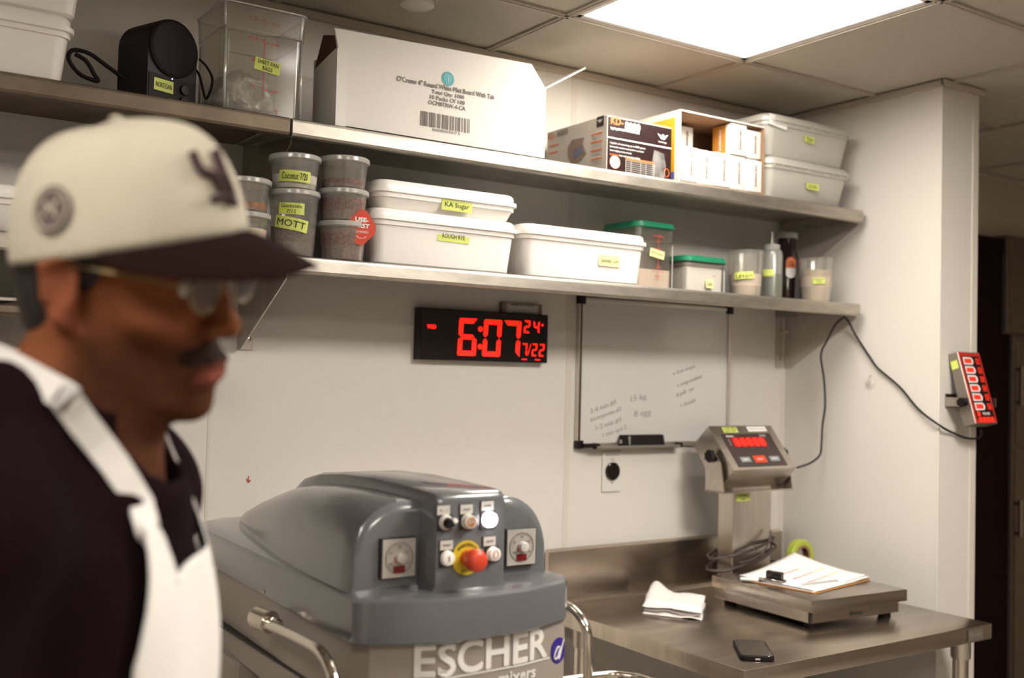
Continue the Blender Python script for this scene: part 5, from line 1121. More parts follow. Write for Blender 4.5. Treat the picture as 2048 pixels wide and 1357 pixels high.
# two dial timers
for px in ((793, 1115), (1037, 1093)):
    f = plane_map(P(*px, y=1.4515), (1, 0, 0), (0, 0, 1)); c = f(0, 0, 0)
    g = obj('dial_timer', box(B(), f(-.0305, -.0305, -.002), f(.0305, .0305, .008), .001), 'mixdark', t)
    obj('dial_plate', patch(B(), f, .056, .058, d0=.0082), 'dial', g)
    obj('dial_scale', tube(B(), [f(.0235*math.cos(2*PI*k/40), .0235*math.sin(2*PI*k/40), .0094) for k in range(40)], .0007, 4, closed=True), 'ink_grey', g)
    tk = B()
    for k in range(30):
        a = 2*PI*k/30; tube(tk, [f(.0195*math.cos(a), .0195*math.sin(a), .0093), f(.0222*math.cos(a), .0222*math.sin(a), .0093)], .0004, 4)
    obj('tick_marks', tk, 'ink_grey', g)['kind'] = 'stuff'
    for k in range(6):
        a = PI/2-k*PI/3; text(str(k*5 or 30), f, .006, .0045, 'ink_grey', g, u0=.0165*math.cos(a), v0=.0165*math.sin(a), d0=.0092)
    obj('dial_knob', lathe(B(), f(.002, .0, .0088), [(.009, 0), (.0085, .006), (.007, .008), (0, .009)], 24, (0, -1, 0)), 'greylabel', g, smooth=40)
    obj('dial_pointer', patch(B(), f, .004, .010, u0=-.006, v0=-.002, d0=.010), 'red_ink', g)
    obj('red_window', patch(B(), f, .020, .011, v0=-.017, d0=.0094), 'darkred', g)
# lettering on the front: follows the curved housing face
fr = BODYF[1:6]
def front_y(x):
    for (xa, ya), (xb, yb) in zip(fr, fr[1:]):
        if xa <= x <= xb: return ya+(yb-ya)*(x-xa)/(xb-xa)
    return 1.43
def fmap_front(z0): return lambda u, v, d=0: Vector((u, front_y(u)-d-.0006, z0+v))
def fitpx(px, n=6):
    y = 1.39
    for _ in range(n): p = P(*px, y=y); y = front_y(p.x)
    return P(*px, y=y)
pa, pb = fitpx((826, 1325)), fitpx((1094, 1286)); xm = (pa.x+pb.x)/2; zz = fitpx((958, 1310)).z
text('ESCHER', fmap_front(zz), pb.x-pa.x-.004, fitpx((826, 1292)).z-fitpx((826, 1357)).z-.001, 'decal', t, u0=xm, bold=.022)
pu, pv_ = fitpx((900, 1357)), fitpx((1094, 1318)); zz2 = fitpx((1060, 1326)).z
ul = B(); patch(ul, fmap_front(zz2), pb.x-pa.x+.01, .0022, nx=12, u0=xm); obj('underline', ul, 'decal', t)
pm_ = fitpx((1030, 1348)); text('mixers', fmap_front(pm_.z-.004), .075, .017, 'decal', t, u0=pm_.x+.006, bold=.02)
pd_ = fitpx((1116, 1301)); f = fmap_front(pd_.z); dd = B(); poly(dd, f, [(pd_.x+.0175*math.cos(2*PI*k/32), .0205*math.sin(2*PI*k/32)) for k in range(32)]); lg_ = obj('oval_logo', dd, 'navy', t)
sw_ = [f(pd_.x+a, b_, .0016) for a, b_ in ((.012, .016), (.006, .002), (.001, -.013), (-.001, -.006), (.003, .003), (-.002, .006), (-.008, -.002), (-.010, -.010), (-.006, -.013), (.0, -.006), (.006, .002))]
obj('logo_swash', tube(B(), sw_, .0014, 6, smoothn=5), 'decal', lg_)
# ================================================================== THE MAN
HC = Vector((0.2583, 1.0330, 1.6206)); HS = 1.0
HF = Vector((0.66, -0.715, -0.205)).normalized()
HL = Vector((0.7369, 0.6362, 0.2285)); HL = (HL-HF*HL.dot(HF)).normalized(); HU = HF.cross(HL)
NB = Vector((0.232, 1.066, 1.478)); BF = Vector((0.81, -0.586, 0)).normalized(); BL = Vector((-BF.y, BF.x, 0)); BU = Vector((0, 0, 1))
def hp(x, y, z): return np.array(HC+HF*x*HS+HL*y*HS+HU*z*HS)
def bp_(x, y, z): return np.array(NB+BF*x+BL*y+BU*z)
class Prim: pass
def cap_(a, b, ra, rb, k=.02, op='+'):
    q = Prim(); q.t = 'c'; q.a = np.array(a, float); q.b = np.array(b, float); q.ra = ra; q.rb = rb; q.k = k; q.op = op
    q.lo = np.minimum(q.a-ra, q.b-rb); q.hi = np.maximum(q.a+ra, q.b+rb); return q
def ell_(c, r, R, k=.02, op='+'):
    q = Prim(); q.t = 'e'; q.c = np.array(c, float); q.r = np.array(r, float); q.R = np.array([list(v) for v in R]); q.k = k; q.op = op
    m = max(r); q.lo = q.c-m; q.hi = q.c+m; return q
HR, BR = (HF, HL, HU), (BF, BL, BU)
def ev(q, X, Y, Z):
    if q.t == 'c':
        d = q.b-q.a; L = d@d; t = ((X-q.a[0])*d[0]+(Y-q.a[1])*d[1]+(Z-q.a[2])*d[2])/L; t = np.clip(t, 0, 1)
        dx, dy, dz = X-q.a[0]-t*d[0], Y-q.a[1]-t*d[1], Z-q.a[2]-t*d[2]
        return np.sqrt(dx*dx+dy*dy+dz*dz)-(q.ra+(q.rb-q.ra)*t)
    x, y, z = X-q.c[0], Y-q.c[1], Z-q.c[2]
    u = [(R[0]*x+R[1]*y+R[2]*z) for R in q.R]
    k0 = np.sqrt(sum((a/r)**2 for a, r in zip(u, q.r))); k1 = np.sqrt(sum((a/(r*r))**2 for a, r in zip(u, q.r)))
    return k0*(k0-1)/np.maximum(k1, 1e-6)
def comb(A, v, q):
    k = q.k
    if q.op == '+':
        h = np.clip(.5+.5*(A-v)/k, 0, 1); return A*(1-h)+v*h-k*h*(1-h)
    h = np.clip(.5-.5*(A+v)/k, 0, 1); return A*(1-h)-v*h+k*h*(1-h)
def field(prims, xs, ys, zs, extra=0.0):
    F = np.full((len(xs), len(ys), len(zs)), 1.0, np.float32)
    for q in prims:
        m = q.k+.03+extra; ix = [np.searchsorted(s, l-m) for s, l in zip((xs, ys, zs), q.lo)]; jx = [np.searchsorted(s, h+m) for s, h in zip((xs, ys, zs), q.hi)]
        sl = tuple(slice(i, j) for i, j in zip(ix, jx))
        if any(i >= j for i, j in zip(ix, jx)): continue
        X = xs[sl[0]][:, None, None]; Y = ys[sl[1]][None, :, None]; Z = zs[sl[2]][None, None, :]
        F[sl] = comb(F[sl], ev(q, X, Y, Z), q)
    return F
def fpts(prims, pts):
    pts = np.atleast_2d(pts); A = np.full(len(pts), 1.0)
    for q in prims: A = comb(A, ev(q, pts[:, 0], pts[:, 1], pts[:, 2]), q)
    return A
def surfnet(F, xs, ys, zs):
    s = F < 0; nx, ny, nz_ = F.shape
    c = np.zeros((nx-1, ny-1, nz_-1), np.int8)
    for i in (0, 1):
        for j in (0, 1):
            for k in (0, 1): c += s[i:nx-1+i, j:ny-1+j, k:nz_-1+k]
    act = (c > 0) & (c < 8); I, J, K = np.nonzero(act); n = len(I); idx = np.full(act.shape, -1, np.int64); idx[act] = np.arange(n)
    acc = np.zeros((n, 3)); cnt = np.zeros(n)
    for ax in range(3):
        for a in (0, 1):
            for b in (0, 1):
                o0 = [0, 0, 0]; o1 = [0, 0, 0]; oth = [q for q in range(3) if q != ax]; o0[oth[0]] = o1[oth[0]] = a; o0[oth[1]] = o1[oth[1]] = b; o1[ax] = 1
                f0 = F[I+o0[0], J+o0[1], K+o0[2]]; f1 = F[I+o1[0], J+o1[1], K+o1[2]]; m = (f0 < 0) != (f1 < 0)
                t = np.where(m, f0/np.where(m, f0-f1, 1), 0)
                p0 = np.stack([xs[I+o0[0]], ys[J+o0[1]], zs[K+o0[2]]], 1); p1 = np.stack([xs[I+o1[0]], ys[J+o1[1]], zs[K+o1[2]]], 1)
                acc += np.where(m[:, None], p0+(p1-p0)*t[:, None], 0); cnt += m
    V = acc/cnt[:, None]; Fs = []
    for ax in range(3):
        sl0 = [slice(None)]*3; sl1 = [slice(None)]*3; sl0[ax] = slice(0, -1); sl1[ax] = slice(1, None)
        d = s[tuple(sl0)] != s[tuple(sl1)]; e = np.array(np.nonzero(d)).T; oth = [q for q in range(3) if q != ax]
        ok = (e[:, oth[0]] > 0) & (e[:, oth[1]] > 0) & (e[:, oth[0]] < F.shape[oth[0]]-1) & (e[:, oth[1]] < F.shape[oth[1]]-1); e = e[ok]
        ins = s[e[:, 0], e[:, 1], e[:, 2]]
        u = np.zeros(3, int); v = np.zeros(3, int); u[oth[0]] = 1; v[oth[1]] = 1
        g = lambda q: idx[q[:, 0], q[:, 1], q[:, 2]]
        Q = np.stack([g(e-u-v), g(e-v), g(e), g(e-u)], 1)
        fl = ins if ax != 1 else ~ins
        Q[~fl] = Q[~fl][:, ::-1]; Fs.append(Q)
    Q = np.concatenate(Fs); return V, Q[(Q >= 0).all(1)]
def relax(V, Q, n=2, lam=.5, keep=None):
    E = np.concatenate([Q[:, [0, 1]], Q[:, [1, 2]], Q[:, [2, 3]], Q[:, [3, 0]]])
    for _ in range(n):
        S = np.zeros_like(V); C_ = np.zeros(len(V)); np.add.at(S, E[:, 0], V[E[:, 1]]); np.add.at(S, E[:, 1], V[E[:, 0]]); np.add.at(C_, E[:, 0], 1); np.add.at(C_, E[:, 1], 1)
        V = V+lam*(S/C_[:, None]-V)
    return V
def npobj(name, V, Q, m, parent, origin=None):
    me = bpy.data.meshes.new(name); org = Vector(origin) if origin is not None else Vector((0, 0, 0))
    V = V-np.array(org)
    me.vertices.add(len(V)); me.vertices.foreach_set('co', V.astype(np.float32).ravel()); me.loops.add(Q.size); me.loops.foreach_set('vertex_index', Q.astype(np.int32).ravel())
    me.polygons.add(len(Q)); me.polygons.foreach_set('loop_start', np.arange(0, Q.size, 4, dtype=np.int32)); me.update(calc_edges=True); me.validate()
    me.polygons.foreach_set('use_smooth', [True]*len(me.polygons)); me.materials.append(M[m])
    o = bpy.data.objects.new(name, me); COL.objects.link(o)
    if parent: o.parent = parent
    else: o.location = org; INV[o.name] = Matrix.Translation(-org)
    return o
head = []; A = head.append
A(ell_(hp(-.010, 0, .045), (.088, .074, .088), HR, .01)); A(ell_(hp(.030, 0, -.005), (.062, .060, .082), HR, .03))
A(ell_(hp(.045, 0, .045), (.048, .058, .045), HR, .03))
for s in (-1, 1):
    A(cap_(hp(-.005, s*.054, -.045), hp(.062, s*.022, -.098), .014, .014, .035)); A(ell_(hp(.060, s*.043, -.018), (.022, .018, .017), HR, .022))
    A(cap_(hp(.082, s*.012, .040), hp(.074, s*.044, .036), .010, .008, .016))
A(ell_(hp(.078, 0, -.106), (.020, .022, .016), HR, .022)); A(ell_(hp(.078, 0, -.066), (.024, .030, .028), HR, .022))
A(cap_(hp(.084, 0, .026), hp(.108, 0, -.018), .0075, .0105, .012)); A(ell_(hp(.108, 0, -.024), (.013, .011, .010), HR, .008))
for s in (-1, 1): A(ell_(hp(.098, s*.013, -.028), (.010, .007, .008), HR, .006))
A(cap_(hp(.100, -.012, -.058), hp(.100, .012, -.058), .0062, .0062, .008)); A(cap_(hp(.092, -.022, -.062), hp(.092, .022, -.062), .005, .005, .01)); A(cap_(hp(.0975, -.011, -.0715), hp(.0975, .011, -.0715), .0070, .0070, .008))
for s in (-1, 1): A(ell_(hp(.092, s*.031, .016), (.014, .016, .010), HR, .012, '-')); A(ell_(hp(.070, s*.031, .014), (.014, .0135, .0125), HR, .008))
A(cap_(hp(.106, -.020, -.0650), hp(.106, .020, -.0650), .0035, .0035, .003, '-'))
for s in (-1, 1):
    A(ell_(hp(-.012, s*.079, .0), (.019, .0075, .032), (HF+HL*s*.35, HL*s-HF*.35, HU+HF*-.15) if False else HR, .008)); A(ell_(hp(-.004, s*.087, .004), (.009, .006, .017), HR, .004, '-'))
    A(cap_(hp(-.010, s*.082, -.026), hp(-.006, s*.080, -.030), .0065, .006, .006)); A(cap_(hp(-.024, s*.088, .018), hp(-.022, s*.086, -.012), .004, .004, .005)); A(cap_(hp(-.024, s*.088, .018), hp(-.002, s*.086, .030), .004, .004, .005))
neck = [cap_(hp(-.025, 0, -.030), bp_(-.005, 0, -.02), .057, .064, .03), cap_(hp(.02, 0, -.085), bp_(.025, 0, -.03), .030, .040, .03)]
torso = [cap_(bp_(-.030, s*.035, .018), bp_(-.03, s*.15, -.050), .046, .052, .04) for s in (-1, 1)]+[ell_(bp_(-.02, s*.172, -.080), (.062, .058, .062), BR, .04) for s in (-1, 1)]+[ell_(bp_(-.050, 0, -.09), (.075, .13, .12), BR, .04)]
torso += [ell_(bp_(.0, 0, -.22), (.101, .165, .200), BR, .05), ell_(bp_(-.008, 0, -.44), (.102, .150, .20), BR, .05), ell_(bp_(.0, 0, -.60), (.115, .165, .12), BR, .04)]
uarm = [cap_(bp_(-.02, s*.19, -.09), bp_(-.03, s*.235, -.37), .052, .043, .03) for s in (-1, 1)]
farm = []
for s in (-1, 1):
    farm += [cap_(bp_(-.03, s*.235, -.37), bp_(.17, s*.20, -.50), .042, .028, .02), ell_(bp_(.225, s*.19, -.525), (.045, .036, .016), (BF, BL, BU), .015)]
    for k, (dy, L_) in enumerate(((.028, .062), (.010, .072), (-.009, .068), (-.027, .055))):
        a = bp_(.245, s*.19+dy*s, -.53); b = bp_(.245+L_*.62, s*.19+dy*1.15*s, -.545); c = bp_(.245+L_*.85, s*.19+dy*1.1*s, -.545-L_*.42)
        farm += [cap_(a, b, .0095, .0085, .005), cap_(b, c, .0085, .0072, .004)]
    farm += [cap_(bp_(.20, s*.165, -.525), bp_(.238, s*.140, -.545), .012, .0095, .008), cap_(bp_(.238, s*.140, -.545), bp_(.268, s*.138, -.562), .0095, .008, .005)]
legs = []
ZF = -NB.z
for s in (-1, 1):
    legs += [cap_(bp_(0, s*.088, -.68), bp_(.01, s*.10, -1.03), .088, .060, .04), cap_(bp_(.01, s*.10, -1.03), bp_(-.02, s*.10, ZF+.09), .058, .040, .03), cap_(bp_(-.03, s*.10, ZF+.042), bp_(.15, s*.115, ZF+.034), .038, .030, .03)]
body = head+neck+torso+uarm+farm+legs
def axis(lo, f0, f1, hi, fine, coarse): return np.concatenate([np.arange(lo, f0, coarse), np.arange(f0, f1, fine), np.arange(f1, hi, coarse)])
gxs = axis(-.18, .11, .42, .66, .003, .007); gys = axis(.62, .86, 1.20, 1.42, .003, .007); gzs = axis(-.02, 1.46, 1.80, 1.84, .003, .008)
F = field(body, gxs, gys, gzs); V, Q = surfnet(F, gxs, gys, gzs); V = relax(V, Q, 2, .4)
man = npobj('person', V, Q, 'skin', None, (NB.x, NB.y, 0))
tag(man, 'man in a pale cap, glasses, dark t-shirt and white apron, head bowed', 'person')
# colour of the skin: beard shadow, moustache, lips, brows
h_ = (V-np.array(HC)); hx, hy, hz = h_@np.array(HF), h_@np.array(HL), h_@np.array(HU)
skin = np.array([.185, .062, .025]); col = np.tile(skin, (len(V), 1))
def blend(m, c): 
    global col
    m = np.clip(m, 0, 1)[:, None]; col = col*(1-m)+np.array(c)*m
sm = lambda a, b, x: np.clip((x-a)/(b-a), 0, 1)
near = (hz > -.20)
nzv = np.array([nz.noise(Vector(v)*120) for v in V[near]]); nfull = np.zeros(len(V)); nfull[near] = nzv
beard = sm(-.018, -.048, hz+.005*nfull)*sm(-.012, .010, hx)*sm(-.17, -.13, hz)*near
beard = np.maximum(beard*.82, .9*np.exp(-((hz+.046)/.0085)**2)*(np.abs(hy) < .032)*sm(.080, .092, hx)); beard = np.maximum(beard, .8*sm(-.088, -.10, hz)*sm(.02, .05, hx)*near)
blend(beard*(.9+.12*nfull), (.035, .014, .008))
blend(.35*np.exp(-((hz+.012)/.022)**2)*sm(.05, .08, hx)*(np.abs(hy) > .02), (.30, .095, .055))
blend(.8*np.exp(-((hz+.072)/.0065)**2)*(np.abs(hy) < .024)*sm(.085, .095, hx), (.24, .065, .05)); blend(.7*np.exp(-((hz+.059)/.004)**2)*(np.abs(hy) < .022)*sm(.09, .098, hx), (.22, .06, .045))
blend(1.15*np.exp(-((hz+.049+.12*np.abs(hy))/.0088)**4)*(np.abs(hy) < .034)*sm(.074, .086, hx), (.016, .007, .004))
blend(.9*np.exp(-((hz-.041-.1*np.abs(hy)*0)/.0055)**2)*(np.abs(hy) > .012)*(np.abs(hy) < .052)*sm(.058, .07, hx), (.02, .01, .007))
blend(.45*((hz < .02) & (hz > -.04) & (np.abs(hy) > .07)), (.30, .095, .055))
att = man.data.color_attributes.new('tone', 'FLOAT_COLOR', 'POINT'); att.data.foreach_set('color', np.concatenate([col, np.ones((len(V), 1))], 1).astype(np.float32).ravel())
PI_ = INV[man.name]
def pobj(name, bm, m, parent=man, **k): return obj(name, bm, m, parent, **k)
# eyes
for s in (-1, 1):
    c = Vector(hp(.0755, s*.031, .013)); e_ = pobj('eye', lathe(B(), c-HF*.0115, [(.0001, 0)]+[(.0118*math.sin(a), .0118-.0118*math.cos(a)) for a in [PI*k/14 for k in range(1, 14)]]+[(.0001, .0236)], 20, HF), 'eye', smooth=True)
    pobj('iris', lathe(B(), c+(HF*.92-HU*.38).normalized()*.0108, [(.0058, 0), (.0045, .0010), (0, .0014)], 16, (HF*.92-HU*.38)), 'iris', e_, smooth=True)
# hair: cap of hair behind and above the ears
hg = (np.arange(HC.x-.20, HC.x+.20, .004), np.arange(HC.y-.20, HC.y+.20, .004), np.arange(HC.z-.16, HC.z+.14, .004))
hair = [ell_(hp(-.012, 0, .038), (.092, .079, .082), HR, .01), ell_(hp(-.042, 0, -.025), (.056, .068, .062), HR, .03)]
Fh = field(hair, *hg, extra=.2)
X, Y, Z = np.meshgrid(*hg, indexing='ij'); rx_ = (X-HC.x); ry_ = (Y-HC.y); rz_ = (Z-HC.z)
a_ = rx_*HF.x+ry_*HF.y+rz_*HF.z; b2 = rx_*HL.x+ry_*HL.y+rz_*HL.z; c2_ = rx_*HU.x+ry_*HU.y+rz_*HU.z
lim = np.where(np.abs(b2) > .055, np.where(c2_ > -.006, .022+.25*(c2_-.02), -.026), np.where(c2_ > .03, .06, -.02))
edge = np.maximum(a_-lim, -(c2_+.088)); nn_ = .0018*np.sin(X*310+Z*60)*np.sin(Y*290)
Fh = np.maximum(Fh+nn_, edge.astype(np.float32)); V2, Q2 = surfnet(Fh, *hg); V2 = relax(V2, Q2, 1, .4); V2 = V2-np.array((NB.x, NB.y, 0)); npobj('hair', V2, Q2, 'hair', man)
del X, Y, Z, rx_, ry_, rz_, a_, b2, c2_
# t-shirt and trousers
def garment(name, prims, off, clip, m, h=.0065, lo=None, hi=None):
    g = tuple(np.arange(l, u, h) for l, u in zip(lo, hi)); Fg = field(prims, *g, extra=off+.02)-off
    X, Y, Z = g[0][:, None, None]-NB.x, g[1][None, :, None]-NB.y, g[2][None, None, :]-NB.z
    fx = X*BF.x+Y*BF.y+0*Z; fy = X*BL.x+Y*BL.y+0*Z; fz = Z+0*fx
    Fg = np.maximum(Fg+.002*np.sin(fz*38+fx*20)*np.sin(fy*31), clip(fx, fy, fz)); Vg, Qg = surfnet(Fg, *g); Vg = relax(Vg, Qg, 1, .5)
    o = npobj(name, Vg-np.array((NB.x, NB.y, 0)), Qg, m, man); return o
shirtp = torso+uarm
hole = [cap_(bp_(-.004, 0, .0), hp(-.025, 0, -.03), .066, .080, .02), cap_(bp_(.020, 0, -.035), bp_(.075, 0, .01), .052, .055, .02)]
def shirt_clip(fx, fy, fz):
    wx = NB.x+BF.x*fx+BL.x*fy; wy = NB.y+BF.y*fx+BL.y*fy; wz = NB.z+fz; A_ = np.full(fx.shape, 1.0)
    for q in hole: A_ = comb(A_, ev(q, wx, wy, wz), q)
    return np.maximum(np.where(np.abs(fy) > .165, -(fz+.315), -(fz+.66)), -A_)
garment('t_shirt', shirtp+[cap_(bp_(0, 0, -.01), bp_(0, 0, -.06), .070, .09, .02)], .010, shirt_clip, 'shirt', lo=(-.18, .62, .78), hi=(.62, 1.48, 1.60))
garment('trousers', [torso[-1]]+[q for i, q in enumerate(legs) if i % 3 != 2], .012, lambda fx, fy, fz: np.maximum(fz+.62, -(fz+1.40)), 'trouser', .009, (-.18, .7, .04), (.6, 1.46, .92))
garment('shoes', [q for i, q in enumerate(legs) if i % 3 == 2]+[cap_(bp_(-.03, s*.10, ZF+.05), bp_(-.025, s*.10, ZF+.085), .042, .045, .02) for s in (-1, 1)], .006, lambda fx, fy, fz: np.maximum(fz-(ZF+.10), -(fz-(ZF+.002))), 'black', .006, (-.18, .7, -.01), (.6, 1.46, .14))
# apron
def cast(px, py, off=.012, prims=shirtp+neck+head):
    w = CF+CR*((px-1024)/FPX)+CU*((678.5-py)/FPX); L_ = w.length; w = w/L_; t_ = .45
    for _ in range(80):
        p = CAM+w*t_; d = fpts(prims, np.array([p[:]]))[0]-off
        if d < .0004: return p
        t_ += min(max(d*.7, .0006), .05)
        if t_ > 1.8: return None
    return p
def onbody(y, z, off, x0=.4):
    x = x0
    for _ in range(60):
        d = fpts(shirtp, bp_(x, y, z)[None])[0]-off
        if d < .0004 or x < -.05: break
        x -= max(d*.8, .0005)
    return x
NU, NV = 34, 50; g = {}; ab = B()
def yz(px, py, off=.020):
    p = cast(px, py, off=off)
    return None if p is None else ((p-NB).dot(BL), p.z-NB.z)
topc = [q for q in (yz(*a) for a in ((292, 1041), (312, 1062), (334, 1108), (356, 1151), (374, 1132), (392, 1112))) if q]; topc.sort()
edg = [q for q in (yz(*a) for a in ((279, 1041), (290, 1100), (296, 1169), (288, 1260), (272, 1350))) if q]; edg.sort(key=lambda q: -q[1])
ty, tz_ = [q[0] for q in topc], [q[1] for q in topc]; ez, ey = [q[1] for q in edg][::-1], [q[0] for q in edg][::-1]
ty = ty+[ty[-1]+.05, .14]; tz_ = tz_+[tz_[-1]+.004, tz_[-1]-.02]
xprev = {}
for j in range(NV+1):
    for i in range(NU+1):
        q_ = i/NU; zt_ = tz_[0]; y = 0
        for _ in range(3):
            zz_ = zt_+(-.93-zt_)*(j/NV)**1.15; ye = float(np.interp(zz_, ez, ey))-(.06*sm(-.30, -.5, np.array(zz_)) if zz_ < -.3 else 0); y = ye+(.125-ye+.05*float(sm(-.35, -.55, np.array(zz_))))*q_; zt_ = float(np.interp(y, ty, tz_))
        if zz_ > -.60: x = onbody(y, zz_, .019)+.003*math.sin(y*55+zz_*6); xprev[i] = max(x, xprev.get(i, -1)-.016); x = xprev[i]
        else: x = xprev[i]+.02*math.sin(y*32)*min(1, (-.60-zz_)*4)
        g[i, j] = ab.verts.new(NB+BF*x+BL*y+BU*zz_)
for j in range(NV):
    for i in range(NU): ab.faces.new((g[i, j], g[i, j+1], g[i+1, j+1], g[i+1, j]))
cor = [g[0, 0].co.copy(), g[NU, 0].co.copy()]; cfar = g[int(NU*.62), 0].co.copy()
o = pobj('apron', ab, 'apron', smooth=True); s_ = o.modifiers.new('thick', 'SOLIDIFY'); s_.thickness = .002; s_.offset = 1
def ribbon(pts, wd, nrm_c, th=.002):
    pts = [Vector(p) for p in pts]; q = []; m_ = len(pts)
    for i in range(m_-1):
        p0, p1, p2, p3 = pts[max(0, i-1)], pts[i], pts[i+1], pts[min(m_-1, i+2)]
        for s in range(6):
            t = s/6; q.append(.5*((2*p1)+(-p0+p2)*t+(2*p0-5*p1+4*p2-p3)*t*t+(-p0+3*p1-3*p2+p3)*t**3))
    q.append(pts[-1]); bm = B(); rs = []
    for i, p in enumerate(q):
        t = (q[min(len(q)-1, i+1)]-q[max(0, i-1)]).normalized(); n = (p-nrm_c(p)); n = (n-t*n.dot(t)).normalized(); sd = t.cross(n)
        wq = wd*min(1, .35+.65*i/26); rs.append([p+sd*wq/2, p+sd*wq/2+n*th, p-sd*wq/2+n*th, p-sd*wq/2])
    return rings(bm, rs)
axisc = lambda p: NB+BU*min(.05, p.z-NB.z)-BF*.01
near_px = [(306, 1105), (297, 1070), (289, 1038), (281, 1010), (256, 970), (230, 930), (198, 888), (167, 848), (142, 812), (126, 790)]
dense = [(a[0]+(b_[0]-a[0])*k/3, a[1]+(b_[1]-a[1])*k/3) for a, b_ in zip(near_px, near_px[1:]) for k in range(3)]+[near_px[-1]]
pn = [p for p in (cast(*q_, off=.0150 if k < 4 else .0185+.0008*max(0, k-18)) for k, q_ in enumerate(dense)) if p is not None]
nax = lambda z: NB*(1-z)+Vector(hp(-.03, 0, -.03))*z
back = [nax(.52)+(BF*math.cos(a)+BL*math.sin(a))*.084 for a in [math.radians(d) for d in (-128, -150, -172, -195, -220, -245)]]
dr3 = (pn[-1]-pn[-4]).normalized(); back = [p for p in back if (p-pn[-1]).dot(dr3) > .012 or (p-NB).dot(BL) > 0]
far = []
for k in range(9):
    q_ = k/8; y = .068+.008*q_; z = .020-.170*q_; x = onbody(y, z, .0165); far.append(NB+BF*x+BL*y+BU*z)
far.append(cfar-BU*.01)
pobj('apron_strap', ribbon(pn+back+far, .025, axisc), 'apron', smooth=30)
# cap: crown, brim, button, badges
ca, cb_, ch = .1145, .0895, .112; czb = .034
ct_ = math.radians(12); CO = HC+HF*.017-HU*.002; KF = HF*math.cos(ct_)+HU*math.sin(ct_); KU = HU*math.cos(ct_)-HF*math.sin(ct_)
def crown(ph, t, off=0):
    """ph around, t = 0 rim .. 1 top, in the head's frame"""
    f = max(0.0, math.cos(ph)); r = math.cos(t*PI/2)**(.62-.10*f); zt = math.sin(t*PI/2)**1.05
    rim = czb+.014*f-.012*max(0, -math.cos(ph)); h = ch-(rim-czb)+.006*f
    rr = 1+off/.1
    return CO+KF*(-.010+ca*math.cos(ph)*r*rr)+HL*(cb_*math.sin(ph)*r*rr)+KU*(rim+(h+off)*zt)
NP_, NT = 72, 22; cbm = B(); vv = [[cbm.verts.new(crown(2*PI*i/NP_, t/NT, -.0012*(abs(((i/NP_*6+.5) % 1)-.5) < .045))) for i in range(NP_)] for t in range(NT)]; top_ = cbm.verts.new(crown(0, 1))
for t_ in range(NT-1):
    for i in range(NP_): cbm.faces.new((vv[t_][i], vv[t_][(i+1) % NP_], vv[t_+1][(i+1) % NP_], vv[t_+1][i]))
for i in range(NP_): cbm.faces.new((vv[NT-1][i], vv[NT-1][(i+1) % NP_], top_))
capo = pobj('cap', cbm, 'capcloth', smooth=True); s_ = capo.modifiers.new('thick', 'SOLIDIFY'); s_.thickness = .0025
pobj('cap_button', lathe(B(), crown(0, 1)-HU*.001, [(.007, 0), (.006, .003), (0, .0045)], 16, HU), 'capcloth', capo, smooth=True)
bb = B(); NA, NR = 34, 14; lay = []
for side in (0, 1):
    gr = {}
    for i in range(NA+1):
        a = (i/NA*2-1)*math.radians(74)
        for j in range(NR+1):
            q_ = j/NR; L_ = .070*max(0.0, math.cos(a*1.21))**.60; dq = L_/.070
            base = KF*(-.010+ca*math.cos(a))+HL*(cb_*math.sin(a)); out = KF*(L_*q_)+HL*(.010*math.sin(a)*q_)
            zz_ = czb+.012*max(0, math.cos(a))+.001-.030*q_**1.3*dq-.26*max(0, abs(base.dot(HL)))*q_*dq*.55-.0032*side
            gr[i, j] = bb.verts.new(CO+base+out+KU*zz_)
    lay.append(gr)
for i in range(NA):
    for j in range(NR):
        a = lay[0]; bb.faces.new((a[i, j], a[i, j+1], a[i+1, j+1], a[i+1, j])); a = lay[1]; bb.faces.new((a[i, j], a[i+1, j], a[i+1, j+1], a[i, j+1]))
for i in range(NA): bb.faces.new((lay[0][i, NR], lay[1][i, NR], lay[1][i+1, NR], lay[0][i+1, NR]))
bmesh.ops.remove_doubles(bb, verts=bb.verts, dist=1e-5)
pobj('brim', bb, 'brim', capo, smooth=50)
def cmap(ph0, t0):
    e = 1e-3; p = crown(ph0, t0); du_ = (crown(ph0+e, t0)-p).length/e; dt_ = (crown(ph0, t0+e)-p).length/e
    return lambda u, v, d=0: crown(ph0+u/du_, t0+v/dt_, .002+d)
f = cmap(math.radians(-96), .26); q = B()
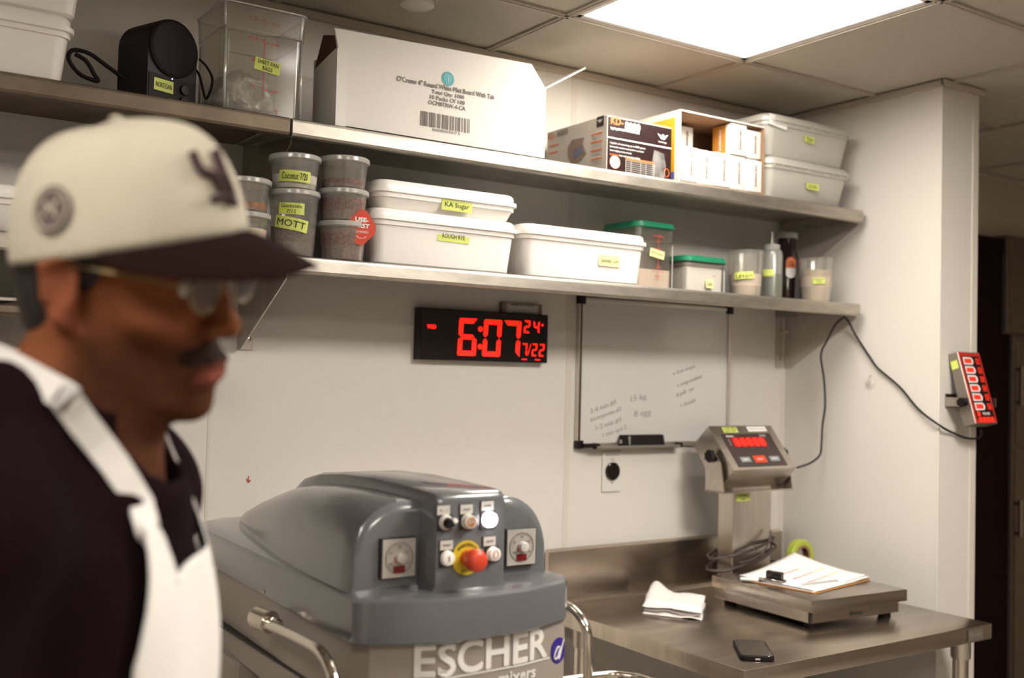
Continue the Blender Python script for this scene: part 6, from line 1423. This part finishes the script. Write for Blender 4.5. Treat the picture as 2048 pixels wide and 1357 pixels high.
disc(q, f, .0205, t=.001, n=30); o = pobj('side_patch', q, 'patch', capo, smooth=40)
q = B(); tube(q, [f(.0165*math.cos(2*PI*k/30), .0165*math.sin(2*PI*k/30), .0016) for k in range(30)], .0009, 5, closed=True); tube(q, [f(x, y, .0018) for x, y in ((-.008, -.006), (-.002, .002), (.002, -.002), (.008, .008))], .0016, 5); tube(q, [f(x, y, .0018) for x, y in ((-.007, .006), (.0, .0), (.007, -.007))], .0012, 5); pobj('patch_stitching', q, 'capcloth', o)
f = cmap(math.radians(-12), .30); q = B()
for pts_ in (((-.014, .028), (-.013, .010), (-.002, .004), (.004, -.014)), ((.014, .028), (.010, .006), (.012, -.012), (.010, -.022)), ((-.002, .004), (.010, .006)), ((-.010, -.016), (.004, -.014), (.014, -.022))):
    tube(q, [f(x, y, .002) for x, y in pts_], .0042, 6, smoothn=4)
pobj('front_emblem', q, 'emblem', capo, smooth=True)
# spectacles
gz = .015; sp_ = B()
for s in (-1, 1):
    c = hp(.104, s*.033, gz); cv3 = Vector(c)
    ring = [cv3+HL*(.0235*math.cos(2*PI*k/28))+HU*(.020*math.sin(2*PI*k/28))-HF*(abs(.0235*math.cos(2*PI*k/28)*1.0)*.10 if s*math.cos(2*PI*k/28) > 0 else 0) for k in range(28)]
    tube(sp_, ring, .0011, 6, closed=True)
    tube(sp_, [cv3+HL*s*.0235+HU*.006-HF*.002, Vector(hp(.086, s*.068, gz+.008)), Vector(hp(.02, s*.078, gz+.008)), Vector(hp(-.010, s*.081, gz+.006)), Vector(hp(-.030, s*.080, gz-.016))], .0013, 6, smoothn=4)
tube(sp_, [Vector(hp(.104, -.0100, gz+.006)), Vector(hp(.108, 0, gz+.010)), Vector(hp(.104, .0100, gz+.006))], .0012, 6, smoothn=4)
gl = pobj('spectacles', sp_, 'goldwire', smooth=True)
for s in (-1, 1):
    q = B(); fm = plane_map(hp(.104, s*.033, gz), HL, HU); disc(q, fm, .0230, t=.0012, d0=-.0006, ry=.0195); pobj('lens', q, 'glass', gl)
